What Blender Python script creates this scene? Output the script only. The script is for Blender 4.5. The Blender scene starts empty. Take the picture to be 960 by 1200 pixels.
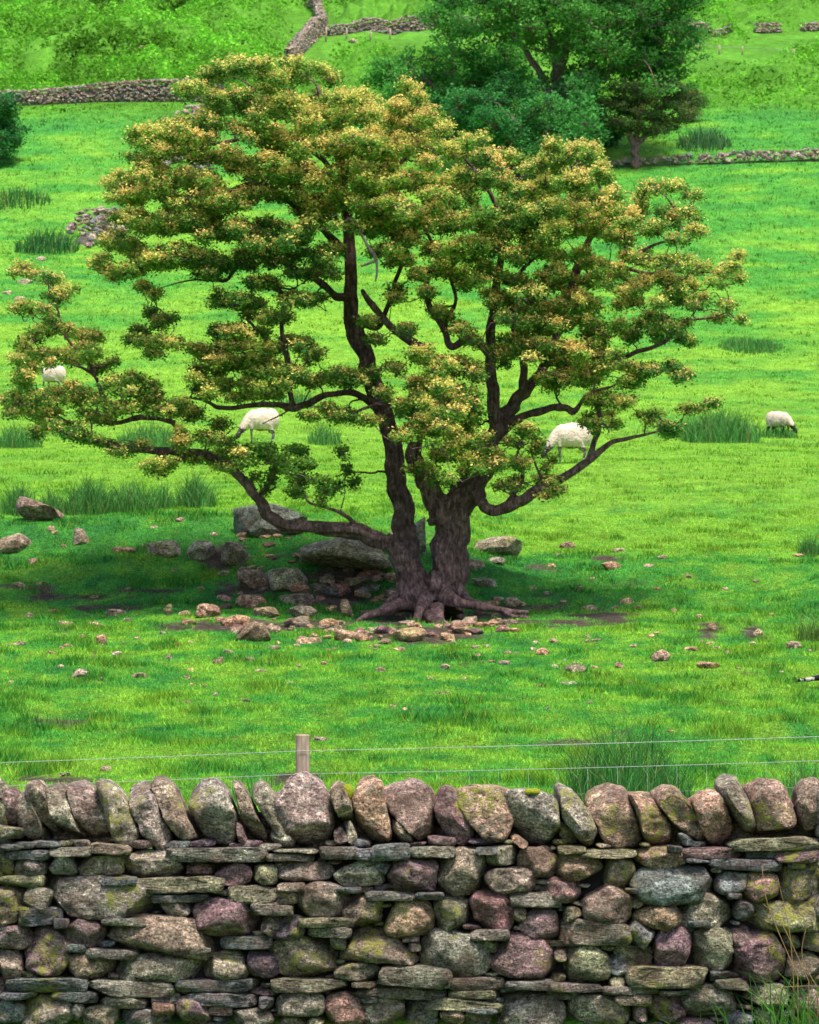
import bpy, math, random
import numpy as np
from mathutils import Vector, Matrix
rng = np.random.default_rng(7)
random.seed(7)
S = bpy.context.scene
COL = S.collection
R = math.radians

# ---------------------------------------------------------------- camera model
F = 3400.0; CX = 480.0; CY = 600.0; HORZ = 840.0
PITCH = math.atan((HORZ-CY)/F)
cp, sp = math.cos(PITCH), math.sin(PITCH)
def ray(px, py):
    u = (px-CX)/F; v = (CY-py)/F
    return np.array([u, cp - v*sp, sp + v*cp])      # camera at the origin looking along +y
def at(px, py, D):
    r = ray(px, py); return r*(D/r[1])
def project(x, y, z):
    f = y*cp + z*sp; w = -y*sp + z*cp
    return CX + F*x/f, CY - F*w/f

# ---------------------------------------------------------------- noise
def _h(ix, iy, iz, seed):
    n = (ix.astype(np.int64)*374761393 + iy.astype(np.int64)*668265263 + iz.astype(np.int64)*2147483647 + seed*974711) & 0xffffffff
    n = ((n ^ (n >> 13))*1274126177) & 0xffffffff
    n = ((n ^ (n >> 15))*2246822519) & 0xffffffff
    return ((n ^ (n >> 16)) & 0xffffff)/float(0xffffff)*2-1
def noise(x, y, z=0.0, seed=0):
    x = np.asarray(x, float); y = np.asarray(y, float)+0*x; z = np.asarray(z, float)+0*x
    x = x+0*y
    ix, iy, iz = np.floor(x), np.floor(y), np.floor(z)
    fx, fy, fz = x-ix, y-iy, z-iz
    fx, fy, fz = [t*t*(3-2*t) for t in (fx, fy, fz)]
    r = 0
    for a in (0, 1):
        for b in (0, 1):
            for c in (0, 1):
                r = r + _h(ix+a, iy+b, iz+c, seed)*(fx if a else 1-fx)*(fy if b else 1-fy)*(fz if c else 1-fz)
    return r
def fbm(x, y, z=0.0, o=3, seed=0):
    r = 0; a = 1.0; f = 1.0
    for i in range(o):
        r = r + a*noise(np.asarray(x)*f, np.asarray(y)*f, np.asarray(z)*f, seed+i*17); a *= .5; f *= 2.03
    return r/1.7
def sstep(a, b, x):
    t = np.clip((np.asarray(x, float)-a)/(b-a), 0, 1); return t*t*(3-2*t)

# ---------------------------------------------------------------- terrain
PD = np.array([-50, 0, 9, 13.3, 14.1, 15.5, 21.6, 27, 32, 36.2, 38.0, 40.2, 42.6, 45, 52, 62, 75, 92, 110, 130, 150, 170, 200, 230, 300, 420, 700, 1500, 6000.])
PZ = np.array([-1.9, -1.75, -1.65, -1.62, -1.22, -1.12, -.476, .12, .70, 1.20, 1.50, 2.25, 2.94, 3.22, 4.10, 5.36, 7.06, 10.6, 15.2, 21.0, 28.5, 36.1, 46.2, 56.8, 80, 112, 165, 250, 260.])
PYR = np.interp(PD, [36.2, 38, 40.2, 42.6, 45, 52, 62], [0, .05, .35, .62, .55, .25, 0.])
WL = []
def wallmask(x, y):
    m = np.full(np.shape(x+0*y), 99.)
    for a, b in WL:
        e = b-a; t = np.clip(((x-a[0])*e[0]+(y-a[1])*e[1])/(e@e), 0, 1)
        m = np.minimum(m, np.hypot(x-a[0]-t*e[0], (y-a[1]-t*e[1])*.6))
    return sstep(1.2, 4.0, m)
def H(x, y):
    x = np.asarray(x, float); y = np.asarray(y, float)
    # smooth the profile a little by averaging
    k = .012*np.abs(y)+.15
    z = (np.interp(y-k, PD, PZ)+2*np.interp(y, PD, PZ)+np.interp(y+k, PD, PZ))/4
    rgt = sstep(-.2, 1.6, x)
    z = z - rgt*np.interp(y, PD, PYR)
    far = sstep(60, 170, y)
    z = z + fbm(x*.05, y*.04, 0, 2, 3)*2.2*far*sstep(230, 175, y)*.5
    near = sstep(14, 17, y)*sstep(70, 45, y)
    z = z + near*(fbm(x*.35, y*.35, 0, 2, 5)*.09 + fbm(x*1.3, y*1.6, 0, 2, 9)*.055 + noise(x*3.7, y*3.2, 0, 19)*.022)
    bank = np.exp(-((y-40)/2.3)**2)
    z = z + bank*(fbm(x*.9, y*1.1, 3, 3, 12)*.17)
    # hollow eroded beside the roots
    z = z - .20*np.exp(-((x-.35)/1.2)**2-((y-37.4)/.75)**2)
    z = z - .32*np.exp(-((x+.8)/.7)**2-((y-38.9)/.5)**2)
    z = z - .16*np.exp(-((x-2.0)/.9)**2-((y-38.0)/.5)**2)
    z = z + sstep(48, 60, y)*sstep(150, 120, y)*fbm(x*.5, y*.35, 0, 2, 21)*.10
    if np.max(y) > 166:
        z = z + sstep(174, 186, y)*sstep(300, 240, y)*wallmask(x, y)*(np.abs(fbm(x*.30, y*.17, 0, 3, 71))*2.6+np.abs(fbm(x*.85, y*.5, 0, 2, 73))*1.3*sstep(.9, .2, 0*x)+fbm(x*.1, y*.07, 0, 2, 72)*3.4-.5)
    return z
def ground(px, py, d0=14.5, d1=260):
    r = ray(px, py); ts = np.concatenate([np.arange(d0, 60, .3), np.arange(60, d1, 1.0)])
    k = ts/r[1]; bl = np.nonzero(r[2]*k <= H(r[0]*k, ts))[0]; i = bl[0] if len(bl) else len(ts)-1
    ts = np.linspace(ts[max(i-1, 0)], ts[i], 25); k = ts/r[1]
    zz = r[2]*k; hh = H(r[0]*k, ts)
    below = np.nonzero(zz <= hh)[0]
    i = below[0] if len(below) else len(ts)-1
    return np.array([r[0]*k[i], ts[i], hh[i]])

_w = []
for ln in ([(338,78),(352,62),(368,46),(380,38)], [(379,36),(372,14),(362,2),(350,-14)], [(384,42),(410,39),(440,37),(480,36),(522,30),(560,36)], [(800,36),(826,35),(858,34)], [(884,38),(914,38)], [(940,37),(990,36)], [(-30,124),(262,120)]):
    q = [ground(*p)[:2] for p in ln]; _w += list(zip(q[:-1], q[1:]))
WL = _w
# ---------------------------------------------------------------- materials
def newmat(name):
    m = bpy.data.materials.new(name); m.use_nodes = True
    nt = m.node_tree; nt.nodes.clear()
    return m, nt
def N(nt, typ, **kw):
    n = nt.nodes.new(typ)
    for k, v in kw.items():
        if k in n.bl_rna.properties.keys(): setattr(n, k, v)
        else: n.inputs[k].default_value = v
    return n
def L(nt, a, b): nt.links.new(a, b)
def ramp(nt, fac, stops):
    r = nt.nodes.new('ShaderNodeValToRGB'); L(nt, fac, r.inputs[0])
    e = r.color_ramp.elements
    while len(e) < len(stops): e.new(.5)
    for i, (p, c) in enumerate(stops):
        e[i].position = p; e[i].color = (c[0], c[1], c[2], 1) if not isinstance(c, (int, float)) else (c, c, c, 1)
    return r.outputs[0]
def tex(nt, vec, scale, detail=4, rough=.6, typ='noise'):
    if typ == 'noise':
        n = N(nt, 'ShaderNodeTexNoise', Scale=scale, Detail=detail, Roughness=rough); L(nt, vec, n.inputs['Vector']); return n.outputs['Fac']
    n = N(nt, 'ShaderNodeTexVoronoi', Scale=scale); L(nt, vec, n.inputs['Vector']); return n.outputs['Distance']
def mix(nt, fac, a, b, mode='MIX'):
    m = nt.nodes.new('ShaderNodeMix'); m.data_type = 'RGBA'; m.blend_type = mode
    for sock, v in ((m.inputs[0], fac), (m.inputs[6], a), (m.inputs[7], b)):
        if isinstance(v, (int, float)): sock.default_value = v
        elif isinstance(v, tuple): sock.default_value = (*v, 1)
        else: L(nt, v, sock)
    return m.outputs[2]
def mapping(nt, vec, scale=(1, 1, 1), rot=(0, 0, 0)):
    m = nt.nodes.new('ShaderNodeMapping'); m.inputs['Scale'].default_value = scale; m.inputs['Rotation'].default_value = rot
    L(nt, vec, m.inputs['Vector']); return m.outputs[0]
def finish(nt, col, rough=.85, height=None, bump=.5, dist=.01, spec=.25):
    b = N(nt, 'ShaderNodeBsdfPrincipled'); b.inputs['Roughness'].default_value = rough
    b.inputs['Specular IOR Level'].default_value = spec
    if isinstance(col, tuple): b.inputs['Base Color'].default_value = (*col, 1)
    else: L(nt, col, b.inputs['Base Color'])
    if height is not None:
        bp = N(nt, 'ShaderNodeBump', Strength=bump, Distance=dist); L(nt, height, bp.inputs['Height']); L(nt, bp.outputs[0], b.inputs['Normal'])
    o = nt.nodes.new('ShaderNodeOutputMaterial'); L(nt, b.outputs[0], o.inputs[0]); return b
def math_(nt, op, a, b=None):
    m = nt.nodes.new('ShaderNodeMath'); m.operation = op
    for s, v in ((m.inputs[0], a), (m.inputs[1], b)):
        if v is None: continue
        if isinstance(v, (int, float)): s.default_value = v
        else: L(nt, v, s)
    return m.outputs[0]

def stone_mat(name, lichen=.5, white=.5, layered=False, bright=1.0):
    m, nt = newmat(name)
    g = nt.nodes.new('ShaderNodeNewGeometry').outputs['Position']
    at_ = N(nt, 'ShaderNodeAttribute', attribute_name='tone').outputs['Color']
    hs = N(nt, 'ShaderNodeHueSaturation', Saturation=1.1, Value=1.32); L(nt, at_, hs.inputs['Color']); at_ = hs.outputs[0]
    gl = mapping(nt, g, (1, 1, 7), (0, .18, 0)) if layered else mapping(nt, g, (1, 1, 2.2), (0, .9, 0))
    n1 = tex(nt, g, 9, 8, .72); n2 = tex(nt, gl, 22, 9, .75); n3 = tex(nt, g, 90, 5, .7)
    c = mix(nt, 1.0, at_, ramp(nt, n1, [(.34, .42), (.5, 1.05), (.66, 2.1)]), 'MULTIPLY')
    c = mix(nt, 1.0, c, ramp(nt, n2, [(.35, .22), (.5, 1.15), (.63, 2.2)]), 'MULTIPLY')
    # mineral specks
    c = mix(nt, 1.0, c, ramp(nt, n3, [(.37, .12), (.45, .85), (.57, 1.25), (.64, 2.3)]), 'MULTIPLY')
    # warm / purple drift
    c = mix(nt, ramp(nt, tex(nt, g, 5.3, 4, .6), [(.46, 0.0), (.64, .6)]), c, (.16*bright, .085*bright, .06*bright))
    # pale crustose lichen spots
    v = N(nt, 'ShaderNodeTexVoronoi', Scale=17.0); v.inputs['Randomness'].default_value = 1
    wv = tex(nt, g, 30, 3, .6)
    comb = mix(nt, .10, g, wv); L(nt, comb, v.inputs['Vector'])
    sp_ = ramp(nt, v.outputs['Distance'], [(.17, 1.0), (.26, 0.0)])
    msk = mix(nt, 1.0, sp_, ramp(nt, tex(nt, g, 3.7, 3, .5), [(.47, 0.0), (.56, 1.0)]), 'MULTIPLY')
    msk = mix(nt, 1.0, msk, ramp(nt, tex(nt, g, 120, 2, .5), [(.35, .3), (.5, 1.0)]), 'MULTIPLY')
    msk = mix(nt, 1.0, msk, (white, white, white), 'MULTIPLY')
    c = mix(nt, msk, c, (.36*bright, .35*bright, .27*bright))
    blot = ramp(nt, tex(nt, g, 30, 7, .85), [(.545, 0.0), (.60, .9*white)])
    c = mix(nt, blot, c, (.33*bright, .31*bright, .24*bright))
    # acid-yellow lichen, patchy
    y1 = ramp(nt, tex(nt, g, 24, 7, .82), [(.50, 0.0), (.54, 1.0)])
    y2 = ramp(nt, tex(nt, g, 3.1, 3, .55), [(.60-.13*lichen, 0.0), (.66-.13*lichen, 1.0)])
    c = mix(nt, mix(nt, 1.0, y1, y2, 'MULTIPLY'), c, (.40, .39, .08))
    hgt = math_(nt, 'ADD', math_(nt, 'MULTIPLY', n2, 1.0), math_(nt, 'MULTIPLY', n3, .5))
    hgt = math_(nt, 'ADD', hgt, math_(nt, 'MULTIPLY', tex(nt, g, 12, 6, .7), 1.1))
    finish(nt, c, .85, hgt, 1.0, .05, .25)
    return m
M = {}
M['stone'] = stone_mat('weathered_stone', .32, .85)
M['slate'] = stone_mat('layered_slate', .15, .7, True)
M['fieldstone'] = stone_mat('field_stone', .0, .25, False, .8)
M['cope'] = stone_mat('cope_stone', .05, 1.0)

def grass_mat(name, transl=.35, fine=True):
    m, nt = newmat(name)
    a = N(nt, 'ShaderNodeAttribute', attribute_name='tone').outputs['Color']
    g = nt.nodes.new('ShaderNodeNewGeometry').outputs['Position']
    c = mix(nt, 1.0, a, ramp(nt, tex(nt, g, 14 if fine else 3, 3, .6), [(.3, .7), (.7, 1.3)]), 'MULTIPLY')
    d = N(nt, 'ShaderNodeBsdfDiffuse'); t = N(nt, 'ShaderNodeBsdfTranslucent'); L(nt, c, d.inputs[0]); L(nt, c, t.inputs[0])
    ms = nt.nodes.new('ShaderNodeMixShader'); ms.inputs[0].default_value = transl
    L(nt, d.outputs[0], ms.inputs[1]); L(nt, t.outputs[0], ms.inputs[2])
    o = nt.nodes.new('ShaderNodeOutputMaterial'); L(nt, ms.outputs[0], o.inputs[0]); return m
M['grass'] = grass_mat('grass_blades', .35)
M['leaf'] = grass_mat('leaves', .38)
M['fern'] = grass_mat('bracken_fronds', .35, False)
def ground_mat():
    m, nt = newmat('pasture')
    a = N(nt, 'ShaderNodeAttribute', attribute_name='tone').outputs['Color']
    g = nt.nodes.new('ShaderNodeNewGeometry').outputs['Position']
    n = tex(nt, g, 9, 8, .75)
    c = mix(nt, 1.0, a, ramp(nt, n, [(.3, .65), (.7, 1.35)]), 'MULTIPLY')
    c = mix(nt, 1.0, c, ramp(nt, tex(nt, mapping(nt, g, (1, .7, 1)), 38, 5, .8), [(.34, .35), (.5, .95), (.64, 1.9)]), 'MULTIPLY')
    c = mix(nt, 1.0, c, ramp(nt, tex(nt, mapping(nt, g, (1, .6, 1)), 2.2, 4, .7), [(.35, .72), (.65, 1.28)]), 'MULTIPLY')
    finish(nt, c, .95, tex(nt, g, 24, 8, .8), 1.0, .07, .1); return m
M['ground'] = ground_mat()
def bark_mat(name='bark', base=(.185, .112, .105), hi=(.48, .33, .32), lo=(.022, .012, .014)):
    m, nt = newmat(name)
    g = nt.nodes.new('ShaderNodeNewGeometry').outputs['Position']
    gs = mapping(nt, g, (1, 1, .25))
    n1 = tex(nt, gs, 26, 9, .8); n2 = tex(nt, g, 8, 5, .6); n3 = tex(nt, g, 70, 4, .6)
    c = ramp(nt, n1, [(.33, lo), (.5, base), (.68, hi)])
    c = mix(nt, 1.0, c, ramp(nt, n2, [(.3, .55), (.7, 1.4)]), 'MULTIPLY')
    finish(nt, c, .92, math_(nt, 'ADD', n1, math_(nt, 'MULTIPLY', n3, .25)), 1.0, .06, .15); return m
M['bark'] = bark_mat()
M['dead'] = bark_mat('dead_wood', (.30, .24, .22), (.42, .36, .33), (.10, .07, .07))
def simple(name, col, rough=.8, var=.3, scale=40, metal=0, stretch=None):
    m, nt = newmat(name)
    g = nt.nodes.new('ShaderNodeNewGeometry').outputs['Position']
    if stretch: g = mapping(nt, g, stretch)
    n = tex(nt, g, scale, 6, .7)
    c = mix(nt, 1.0, col, ramp(nt, n, [(.3, 1-var), (.7, 1+var)]), 'MULTIPLY')
    b = finish(nt, c, rough, n, .5, .01); b.inputs['Metallic'].default_value = metal; return m
M['post'] = simple('weathered_timber', (.36, .27, .20), .9, .45, 60, 0, (1, 1, .12))
M['wire'] = simple('galvanised_wire', (.34, .38, .36), .5, .15, 30, .4)
M['moss'] = simple('moss', (.20, .22, .012), .95, .6, 160)
M['soil'] = simple('wall_core_soil', (.035, .028, .03), .95, .4, 20)

# ---------------------------------------------------------------- mesh helpers
def mesh(name, V, Fc, mat, parent=None, tone=None, loc=None, smooth=True, mats=None, midx=None):
    V = np.asarray(V, np.float32).reshape(-1, 3)
    if loc is not None: V = V - np.asarray(loc, np.float32)
    me = bpy.data.meshes.new(name)
    if isinstance(Fc, np.ndarray):
        n, k = Fc.shape
        me.vertices.add(len(V)); me.vertices.foreach_set('co', V.ravel())
        me.loops.add(n*k); me.loops.foreach_set('vertex_index', Fc.astype(np.int32).ravel())
        me.polygons.add(n); me.polygons.foreach_set('loop_start', np.arange(0, n*k, k, dtype=np.int32))
        me.update(calc_edges=True)
    else:
        me.from_pydata([tuple(map(float, v)) for v in V], [], Fc); me.update()
    for mm in ([mat] if not mats else mats): me.materials.append(mm)
    if midx is not None: me.polygons.foreach_set('material_index', np.asarray(midx, np.int32))
    me.polygons.foreach_set('use_smooth', np.full(len(me.polygons), smooth))
    if tone is not None:
        at_ = me.attributes.new('tone', 'FLOAT_COLOR', 'POINT')
        t = np.asarray(tone, np.float32)
        if t.ndim == 1: t = np.tile(t, (len(V), 1))
        t = np.concatenate([t[:, :3], np.ones((len(V), 1), np.float32)], 1)
        at_.data.foreach_set('color', t.ravel())
    o = bpy.data.objects.new(name, me); COL.objects.link(o)
    if loc is not None: o.location = [float(a) for a in loc]
    if parent is not None:
        o.parent = parent
        if loc is not None: o.location = Vector([float(a) for a in loc]) - parent.location
        else: o.location = -parent.location
    return o
def thing(name, label, cat, loc, group=None):
    o = bpy.data.objects.new(name, None); COL.objects.link(o); o.location = [float(a) for a in loc]
    o.empty_display_size = .2
    return tag(o, label, cat, group)
def tag(o, label, cat, group=None, kind=None):
    if label: o['label'] = label
    if cat: o['category'] = cat
    if group: o['group'] = group
    if kind: o['kind'] = kind
    return o
class Acc:
    def __init__(s): s.V = []; s.F = []; s.T = []; s.n = 0
    def add(s, V, Fc, T=None):
        V = np.asarray(V); s.V.append(V); s.F.append(np.asarray(Fc)+s.n); s.n += len(V)
        if T is not None:
            T = np.asarray(T, float); s.T.append(np.tile(T, (len(V), 1)) if T.ndim == 1 else T)
    def build(s, name, mat, parent=None, loc=None, smooth=True):
        return mesh(name, np.concatenate(s.V), np.concatenate(s.F), mat, parent, np.concatenate(s.T) if s.T else None, loc, smooth)
import bmesh
ICO = {}
def ico(k):
    if k not in ICO:
        bm = bmesh.new(); bmesh.ops.create_icosphere(bm, subdivisions=k, radius=1.0)
        V = np.array([v.co[:] for v in bm.verts]); Fc = np.array([[v.index for v in f.verts] for f in bm.faces]); bm.free()
        ICO[k] = (V, Fc)
    return ICO[k]
SEED = [100]
def poly_radius(P, th):
    """distance from the centroid to a polygon's outline in direction th"""
    c = P.mean(0); Q = P-c; out = np.zeros_like(th)
    dx, dz = np.cos(th), np.sin(th)
    for i in range(len(Q)):
        a, b = Q[i], Q[(i+1) % len(Q)]; e = b-a
        den = dx*e[1]-dz*e[0]
        den = np.where(abs(den) < 1e-9, 1e-9, den)
        t = (a[0]*e[1]-a[1]*e[0])/den
        s = (a[0]*dz-a[1]*dx)/den
        ok = (t > 0) & (s >= -1e-4) & (s <= 1.0001)
        out = np.where(ok & (t > out), t, out)
    out = np.maximum(out, 1e-3)
    return c, out
def smooth_poly(P):
    P = np.asarray(P, float); Q = []
    for i in range(len(P)):
        a, b = P[i], P[(i+1) % len(P)]; Q += [a*.87+b*.13, a*.13+b*.87]
    return np.array(Q)
def stone_outline(P, dh, e=.6, sub=4, lump=.05, facets=5, flo=.66, hard=.9):
    """stone whose silhouette (in x,z) is polygon P (metres), half depth dh -> verts about its centroid"""
    SEED[0] += 1; sd = SEED[0]
    V, Fc = ico(sub); r = np.random.default_rng(sd)
    th = np.arctan2(V[:, 2], V[:, 0]); m = np.hypot(V[:, 0], V[:, 2])
    # polygon radii are looked up on a fine smoothed table
    c, tab = poly_radius(P, np.linspace(-math.pi, math.pi, 181))
    rr = np.interp(th, np.linspace(-math.pi, math.pi, 181), tab)
    X = rr*np.cos(th)*m**e; Z = rr*np.sin(th)*m**e; Y = dh*np.sign(V[:, 1])*np.abs(V[:, 1])**e
    W = np.stack([X, Y, Z], 1)
    sz = tab.mean()
    nn = fbm(W[:, 0]/sz*1.3+sd*3.1, W[:, 1]/sz*1.3, W[:, 2]/sz*1.3, 4, sd)
    W = W*(1+lump*2.0*nn[:, None])
    for _ in range(facets):
        u = r.normal(size=3); u[1] = -abs(u[1])*1.0-.1; u /= np.linalg.norm(u)
        dd = W@u; lim = dd.max()*r.uniform(flo, .9)
        W -= np.outer(np.maximum(0, dd-lim)*hard, u)
    for ax in (0, 2):
        full = np.array([(rr*np.cos(th)).min(), (rr*np.cos(th)).max()]) if ax == 0 else np.array([(rr*np.sin(th)).min(), (rr*np.sin(th)).max()])
        lo_, hi_ = W[:, ax].min(), W[:, ax].max(); W[:, ax] = full[0]+(W[:, ax]-lo_)/(hi_-lo_)*(full[1]-full[0])
    n2 = fbm(W[:, 0]*22+sd, W[:, 1]*22, W[:, 2]*30, 4, sd+5)
    W = W + V*np.array([.4, 1, .4])*(n2*.015*min(1.6, sz/.06))[:, None]
    return c, W, Fc
def super_poly(w, h, k, rot, wob, r, n=28, taper=0.0):
    t = np.linspace(0, 2*math.pi, n, endpoint=False)
    c, s = np.cos(t), np.sin(t)
    rad = (np.abs(c)**k+np.abs(s)**k)**(-1/k)
    w1 = 1+wob*sum(r.normal()*np.cos(j*t+r.uniform(0, 6.3))/j**.6 for j in (2, 3, 4, 5))
    x = c*rad*w/2*w1; z = s*rad*h/2*w1*(1+taper*c)
    a = R(-rot); return np.stack([x*math.cos(a)-z*math.sin(a), x*math.sin(a)+z*math.cos(a)], 1)

TONE = {'p': (.18, .12, .122), 'b': (.235, .18, .14), 'g': (.205, .185, .15), 'y': (.24, .20, .16), 'o': (.30, .205, .15),
        'k': (.14, .147, .145), 'm': (.21, .195, .125), 'r': (.215, .13, .12), 'd': (.08, .06, .07)}
def tone(c, v=.15):
    t = np.array(TONE[c]); return t*rng.uniform(1-v, 1+v)*rng.uniform(1-v*.4, 1+v*.4, 3)

# ================================================================ FOREGROUND WALL
DW = 13.6
def wz(off, x, y, D=DW):
    p = at(off+x/3.0, 900+y/3.0, D); return np.array([p[0], p[2]])
cope = [
 (0, [(-30,80),(20,75),(45,90),(55,140),(60,210),(20,215),(-30,200)], 'p'),
 (0, [(40,100),(70,65),(95,110),(130,180),(140,240),(110,260),(70,230),(35,140)], 'y'),
 (0, [(80,60),(115,48),(145,75),(165,140),(205,240),(185,255),(150,230),(120,180),(85,110)], 'b'),
 (0, [(150,75),(190,60),(225,75),(260,150),(290,250),(250,265),(210,235),(165,160)], 'y'),
 (0, [(225,60),(275,50),(325,90),(350,160),(385,220),(370,265),(325,262),(275,220),(230,130)], 'b'),
 (0, [(330,55),(360,42),(410,80),(440,130),(480,230),(475,280),(430,290),(390,240),(340,140)], 'y'),
 (0, [(440,60),(490,55),(525,90),(560,160),(595,240),(580,290),(545,292),(500,250),(450,150)], 'y'),
 (0, [(525,40),(565,38),(610,80),(640,150),(690,240),(680,275),(640,270),(590,210),(550,120),(520,60)], 'b'),
 (0, [(660,80),(700,45),(745,42),(790,90),(825,170),(830,250),(790,280),(740,275),(690,220),(655,150)], 'y'),
 (0, [(825,190),(845,200),(868,260),(860,282),(835,262)], 'p'),
 (0, [(815,50),(825,42),(870,100),(910,180),(935,250),(925,280),(890,265),(850,190),(820,110)], 'b'),
 (0, [(875,60),(900,45),(945,90),(980,160),(1030,240),(1050,270),(1020,290),(985,270),(940,200),(885,110)], 'y'),
 (320, [(20,80),(60,30),(110,20),(160,50),(200,110),(220,180),(205,250),(160,285),(110,280),(60,240),(10,170),(0,110)], 'y'),
 (320, [(0,190),(30,215),(75,260),(60,285),(20,280),(-15,250)], 'y'),
 (320, [(195,65),(225,50),(250,60),(275,130),(280,190),(250,195),(225,170),(200,110)], 'b'),
 (320, [(210,225),(235,210),(262,240),(265,270),(235,278),(215,255)], 'p'),
 (320, [(248,190),(275,190),(295,240),(290,275),(262,265)], 'y'),
 (320, [(285,80),(310,45),(350,35),(385,60),(395,130),(420,230),(415,265),(370,282),(330,270),(295,200),(280,130)], 'o'),
 (320, [(400,185),(430,185),(505,255),(495,265),(440,262)], 'y'),
 (320, [(385,80),(430,60),(500,42),(560,80),(575,150),(570,220),(550,275),(520,260),(450,200),(390,130)], 'b'),
 (320, [(590,80),(620,65),(650,85),(670,140),(720,230),(720,270),(690,278),(640,265),(590,210),(565,140)], 'p'),
 (320, [(650,80),(700,62),(800,66),(855,80),(860,150),(830,240),(790,270),(760,265),(700,200),(645,130)], 'o'),
 (320, [(830,240),(860,235),(900,270),(890,285),(850,275)], 'o'),
 (320, [(810,95),(860,80),(950,85),(1000,120),(1015,190),(1000,260),(960,285),(900,275),(860,230),(815,170)], 'y'),
 (640, [(40,75),(65,58),(110,90),(150,150),(195,250),(195,285),(160,290),(110,240),(60,160)], 'y'),
 (640, [(60,190),(95,210),(125,250),(115,272),(80,265),(50,240)], 'm'),
 (640, [(155,110),(190,75),(240,60),(290,80),(300,130),(345,260),(335,282),(260,285),(215,270),(180,200),(148,150)], 'b'),
 (640, [(295,95),(380,90),(390,130),(470,230),(470,255),(430,278),(370,270),(315,200),(290,140)], 'o'),
 (640, [(390,95),(430,68),(470,70),(510,120),(545,190),(575,260),(560,275),(510,240),(440,180),(395,130)], 'b'),
 (640, [(470,235),(490,230),(530,262),(520,280),(490,278)], 'k'),
 (640, [(520,115),(560,90),(605,82),(640,130),(670,210),(665,250),(620,280),(580,260),(540,190)], 'o'),
 (640, [(615,50),(650,28),(690,35),(710,80),(735,150),(755,210),(740,235),(710,225),(660,160),(620,90)], 'y'),
 (640, [(715,70),(770,45),(830,45),(865,80),(890,140),(885,200),(850,235),(790,245),(755,215),(730,130)], 'b'),
 (640, [(900,80),(925,45),(980,40),(1010,80),(1010,230),(960,235),(905,200),(890,140)], 'b'),
]
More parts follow.
